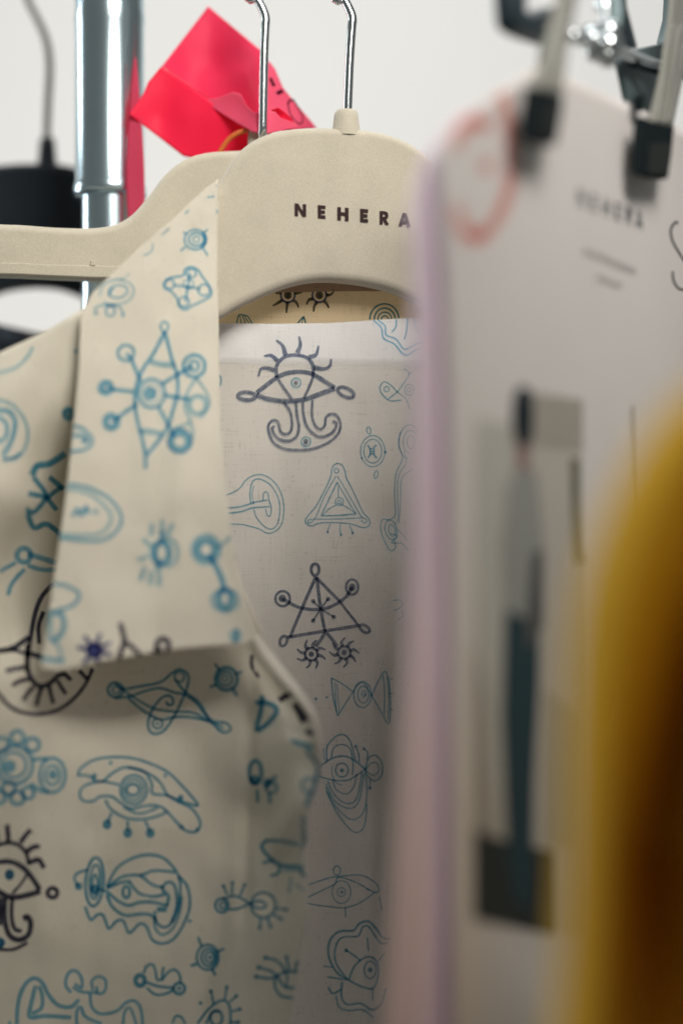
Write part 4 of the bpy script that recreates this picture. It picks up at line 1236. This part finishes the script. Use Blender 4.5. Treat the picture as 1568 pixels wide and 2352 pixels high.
# clip hanger
FK = frame(1300, 0, 500)
fk = lambda l: [FK(q) for q in l]
ch = thing('clip_hanger', 'metal clip hanger with clear plastic clips and black pads, right foreground', 'hanger', P(1400, 130, 0.88))
ND = (-0.885, 0.465, 0)
YA = lambda dy: (lambda x, y: Yplane(x) + dy)
cl = slab('clip', fk([(600, -260), (770, -260), (700, 0), (640, 350), (590, 760), (400, 720), (470, 380), (545, 100)]), YA(-0.015), 0.003, M_clear, ch, 0.0008, 0, 3, ND)
slab('pad', fk([(330, 700), (590, 770), (572, 950), (528, 1195), (400, 1190), (292, 1140), (300, 950)]), YA(-0.024), 0.004, M_black, cl, 0.0009, 0, 3, ND)
slab('pad_window', fk([(420, 860), (560, 840), (520, 1150), (400, 1130)]), YA(-0.0265), 0.0008, M_greypad, cl, 0.0002, 0, 2, ND)
slab('grip_rib', fk([(590, 100), (640, 100), (540, 740), (490, 730)]), YA(-0.020), 0.002, M_clear, cl, 0.0005, 0, 2, ND)
slab('spring', fk([(175, -200), (285, -200), (285, 60), (320, 105), (400, 100), (545, 40), (540, 330), (440, 330), (320, 290), (205, 225), (178, 100)]), YA(0.030), 0.008, M_darkmetal, cl, 0.0014, 2, 3, ND)
slab('spring_plate', fk([(430, 300), (540, 300), (470, 640), (390, 600)]), YA(0.026), 0.002, M_tealmetal, cl, 0.0004, 0, 2, ND)

cr_ = slab('clip', fk([(1530, -260), (1740, -260), (1660, 150), (1590, 560), (1490, 1060), (1330, 1000), (1430, 560), (1490, 150)]), YA(-0.015), 0.003, M_clear, ch, 0.0008, 0, 3, ND)
slab('pad', fk([(1240, 955), (1330, 1000), (1500, 1040), (1480, 1250), (1450, 1475), (1340, 1470), (1225, 1430), (1220, 1200)]), YA(-0.024), 0.004, M_black, cr_, 0.0009, 0, 3, ND)
slab('pad_window', fk([(1310, 1180), (1480, 1180), (1445, 1450), (1290, 1430)]), YA(-0.0265), 0.0008, M_greypad, cr_, 0.0002, 0, 2, ND)
for (xa, xb) in ((1350, 1385), (1430, 1480)):
    slab('grip_rib', fk([(xa + 120, 200), (xb + 120, 200), (xb + 10, 1000), (xa + 10, 1000)]), YA(-0.020), 0.002, M_clear, cr_, 0.0004, 0, 2, ND)
slab('spring_plate', fk([(1055, 500), (1180, 400), (1220, 395), (1445, 345), (1425, 560), (1340, 960), (1260, 930), (1205, 900), (1130, 850), (1090, 660)]), YA(0.030), 0.003, M_tealmetal, cr_, 0.0006, 0, 3, ND)
slab('latch', fk([(1205, 790), (1230, 765), (1260, 790), (1245, 920), (1210, 910)]), YA(-0.010), 0.003, M_black, cr_, 0.0005, 0, 2, ND)
slab('spring_arm', fk([(1040, -200), (1085, -200), (1110, 60), (1195, 390), (1140, 400), (1085, 200)]), YA(0.030), 0.004, M_darkmetal, cr_, 0.0005, 0, 2, ND)
slab('spring_arm', fk([(1490, -200), (1530, -200), (1500, 200), (1450, 350), (1420, 350), (1470, 150)]), YA(0.030), 0.004, M_tealmetal, cr_, 0.0005, 0, 2, ND)
tube('crossbar', [P(*FK((640, 285)), 0.880), P(*FK((900, 370)), 0.911), P(*FK((1180, 480)), 0.950), P(*FK((1400, 560)), 0.971), P(*FK((1900, 700)), 0.98)], 0.0026, M_chrome, ch, 12, 4)
tube('dark_rod', [P(*FK((1130, 520)), 0.947), P(*FK((1400, 605)), 0.958)], 0.0013, M_black, ch, 8, 1)  # thin dark rod along the crossbar
for (x, y, r) in ((815, 330, 0.0052), (950, 370, 0.0060), (960, 250, 0.0042), (840, 420, 0.0042), (940, 460, 0.0045)):
    c = P(*FK((x, y)), 0.911)
    lathe('rivet', c.x, c.y, [(0, c.z - r), (r * .5, c.z - r * .87), (r * .87, c.z - r * .5), (r, c.z), (r * .87, c.z + r * .5), (r * .5, c.z + r * .87), (0, c.z + r)], M_chrome, ch, 20)
slab('hinge_block', fk([(745, 195), (880, 180), (1010, 190), (1060, 300), (1050, 420), (900, 330), (750, 300)]), lambda x, y: 0.917, 0.006, M_tealmetal, ch, 0.001, 0, 3)
tube('hook', [P(*FK((960, 330)), 0.916), P(*FK((935, 150)), 0.916), P(*FK((920, 0)), 0.916), P(*FK((915, -120)), 0.916), Vector((0.118, 0.86, RZ - 0.02)), Vector((0.135, 0.855, RZ + 0.012)), Vector((0.115, 0.865, RZ + 0.021)), Vector((0.092, 0.87, RZ + 0.01))],
     0.0021, M_chrome, ch, 10, 6)
slab('hook_plate', fk([(985, -150), (1040, -150), (1075, 60), (1060, 230), (990, 220), (965, 100)]), lambda x, y: 0.916, 0.003, M_tealmetal, ch, 0.0006, 0, 2)

# ------------------------------------------------------------------ yellow garment, nearest the camera
yg = thing('yellow_garment', 'mustard yellow garment filling the lower right corner, nearest the camera', 'garment', P(1500, 2350, 0.55))
yedge = [(1640, 850), (1570, 905), (1515, 965), (1450, 1060), (1395, 1170), (1350, 1300), (1322, 1450), (1308, 1700), (1305, 1950), (1292, 2200), (1270, 2420), (1245, 2650)]
yl = catmull([(x - 8, y) for (x, y) in yedge], 6)
yl_arr = np.array(yl)


def Yyel(px, py):
    xe = float(np.interp(py, yl_arr[:, 1], yl_arr[:, 0]))
    d = max(0.0, px - xe)
    t = d / 260.0
    up = max(0.0, min(1.0, 1 - (py - 950) / 1000.0))
    w = min(1.0, d / 90.0)
    v = 0.62 - 0.05 * math.sqrt(1 - (1 - w) ** 2)                               # rounded front edge
    q = min(1.0, max(0.0, d - 70 - 220 * up) / 190.0)
    v += 0.21 * (1 - 0.75 * up) * q * q * (3 - 2 * q)                            # hollow shaped in so that this part stays dark
    r = min(1.0, max(0.0, px - 1640) / 200.0)
    v -= 0.40 * r * r * (3 - 2 * r)                                              # unseen far side, brought forward to keep light out of the hollow
    v += 0.002 * math.sin(px * 0.012 + py * 0.005) * min(1, t * 2)
    return v


ny_, nx_ = 70, 50
verts, faces = [], []
for j in range(ny_):
    y = 860 + (2650 - 860) * j / (ny_ - 1)
    xe = float(np.interp(y, yl_arr[:, 1], yl_arr[:, 0]))
    for i in range(nx_):
        s = i / (nx_ - 1)
        x = xe + 650 * s ** 2.0
        verts.append(P(x, y, Yyel(x, y)))
for j in range(ny_ - 1):
    for i in range(nx_ - 1):
        q = j * nx_ + i
        faces.append((q, q + nx_, q + nx_ + 1, q + 1))
yo = link('sleeve', mesh_from(verts, faces, 'yellow'), M_yellow, yg)
sm = yo.modifiers.new('thickness', 'SOLIDIFY'); sm.thickness = 0.001; sm.offset = -1
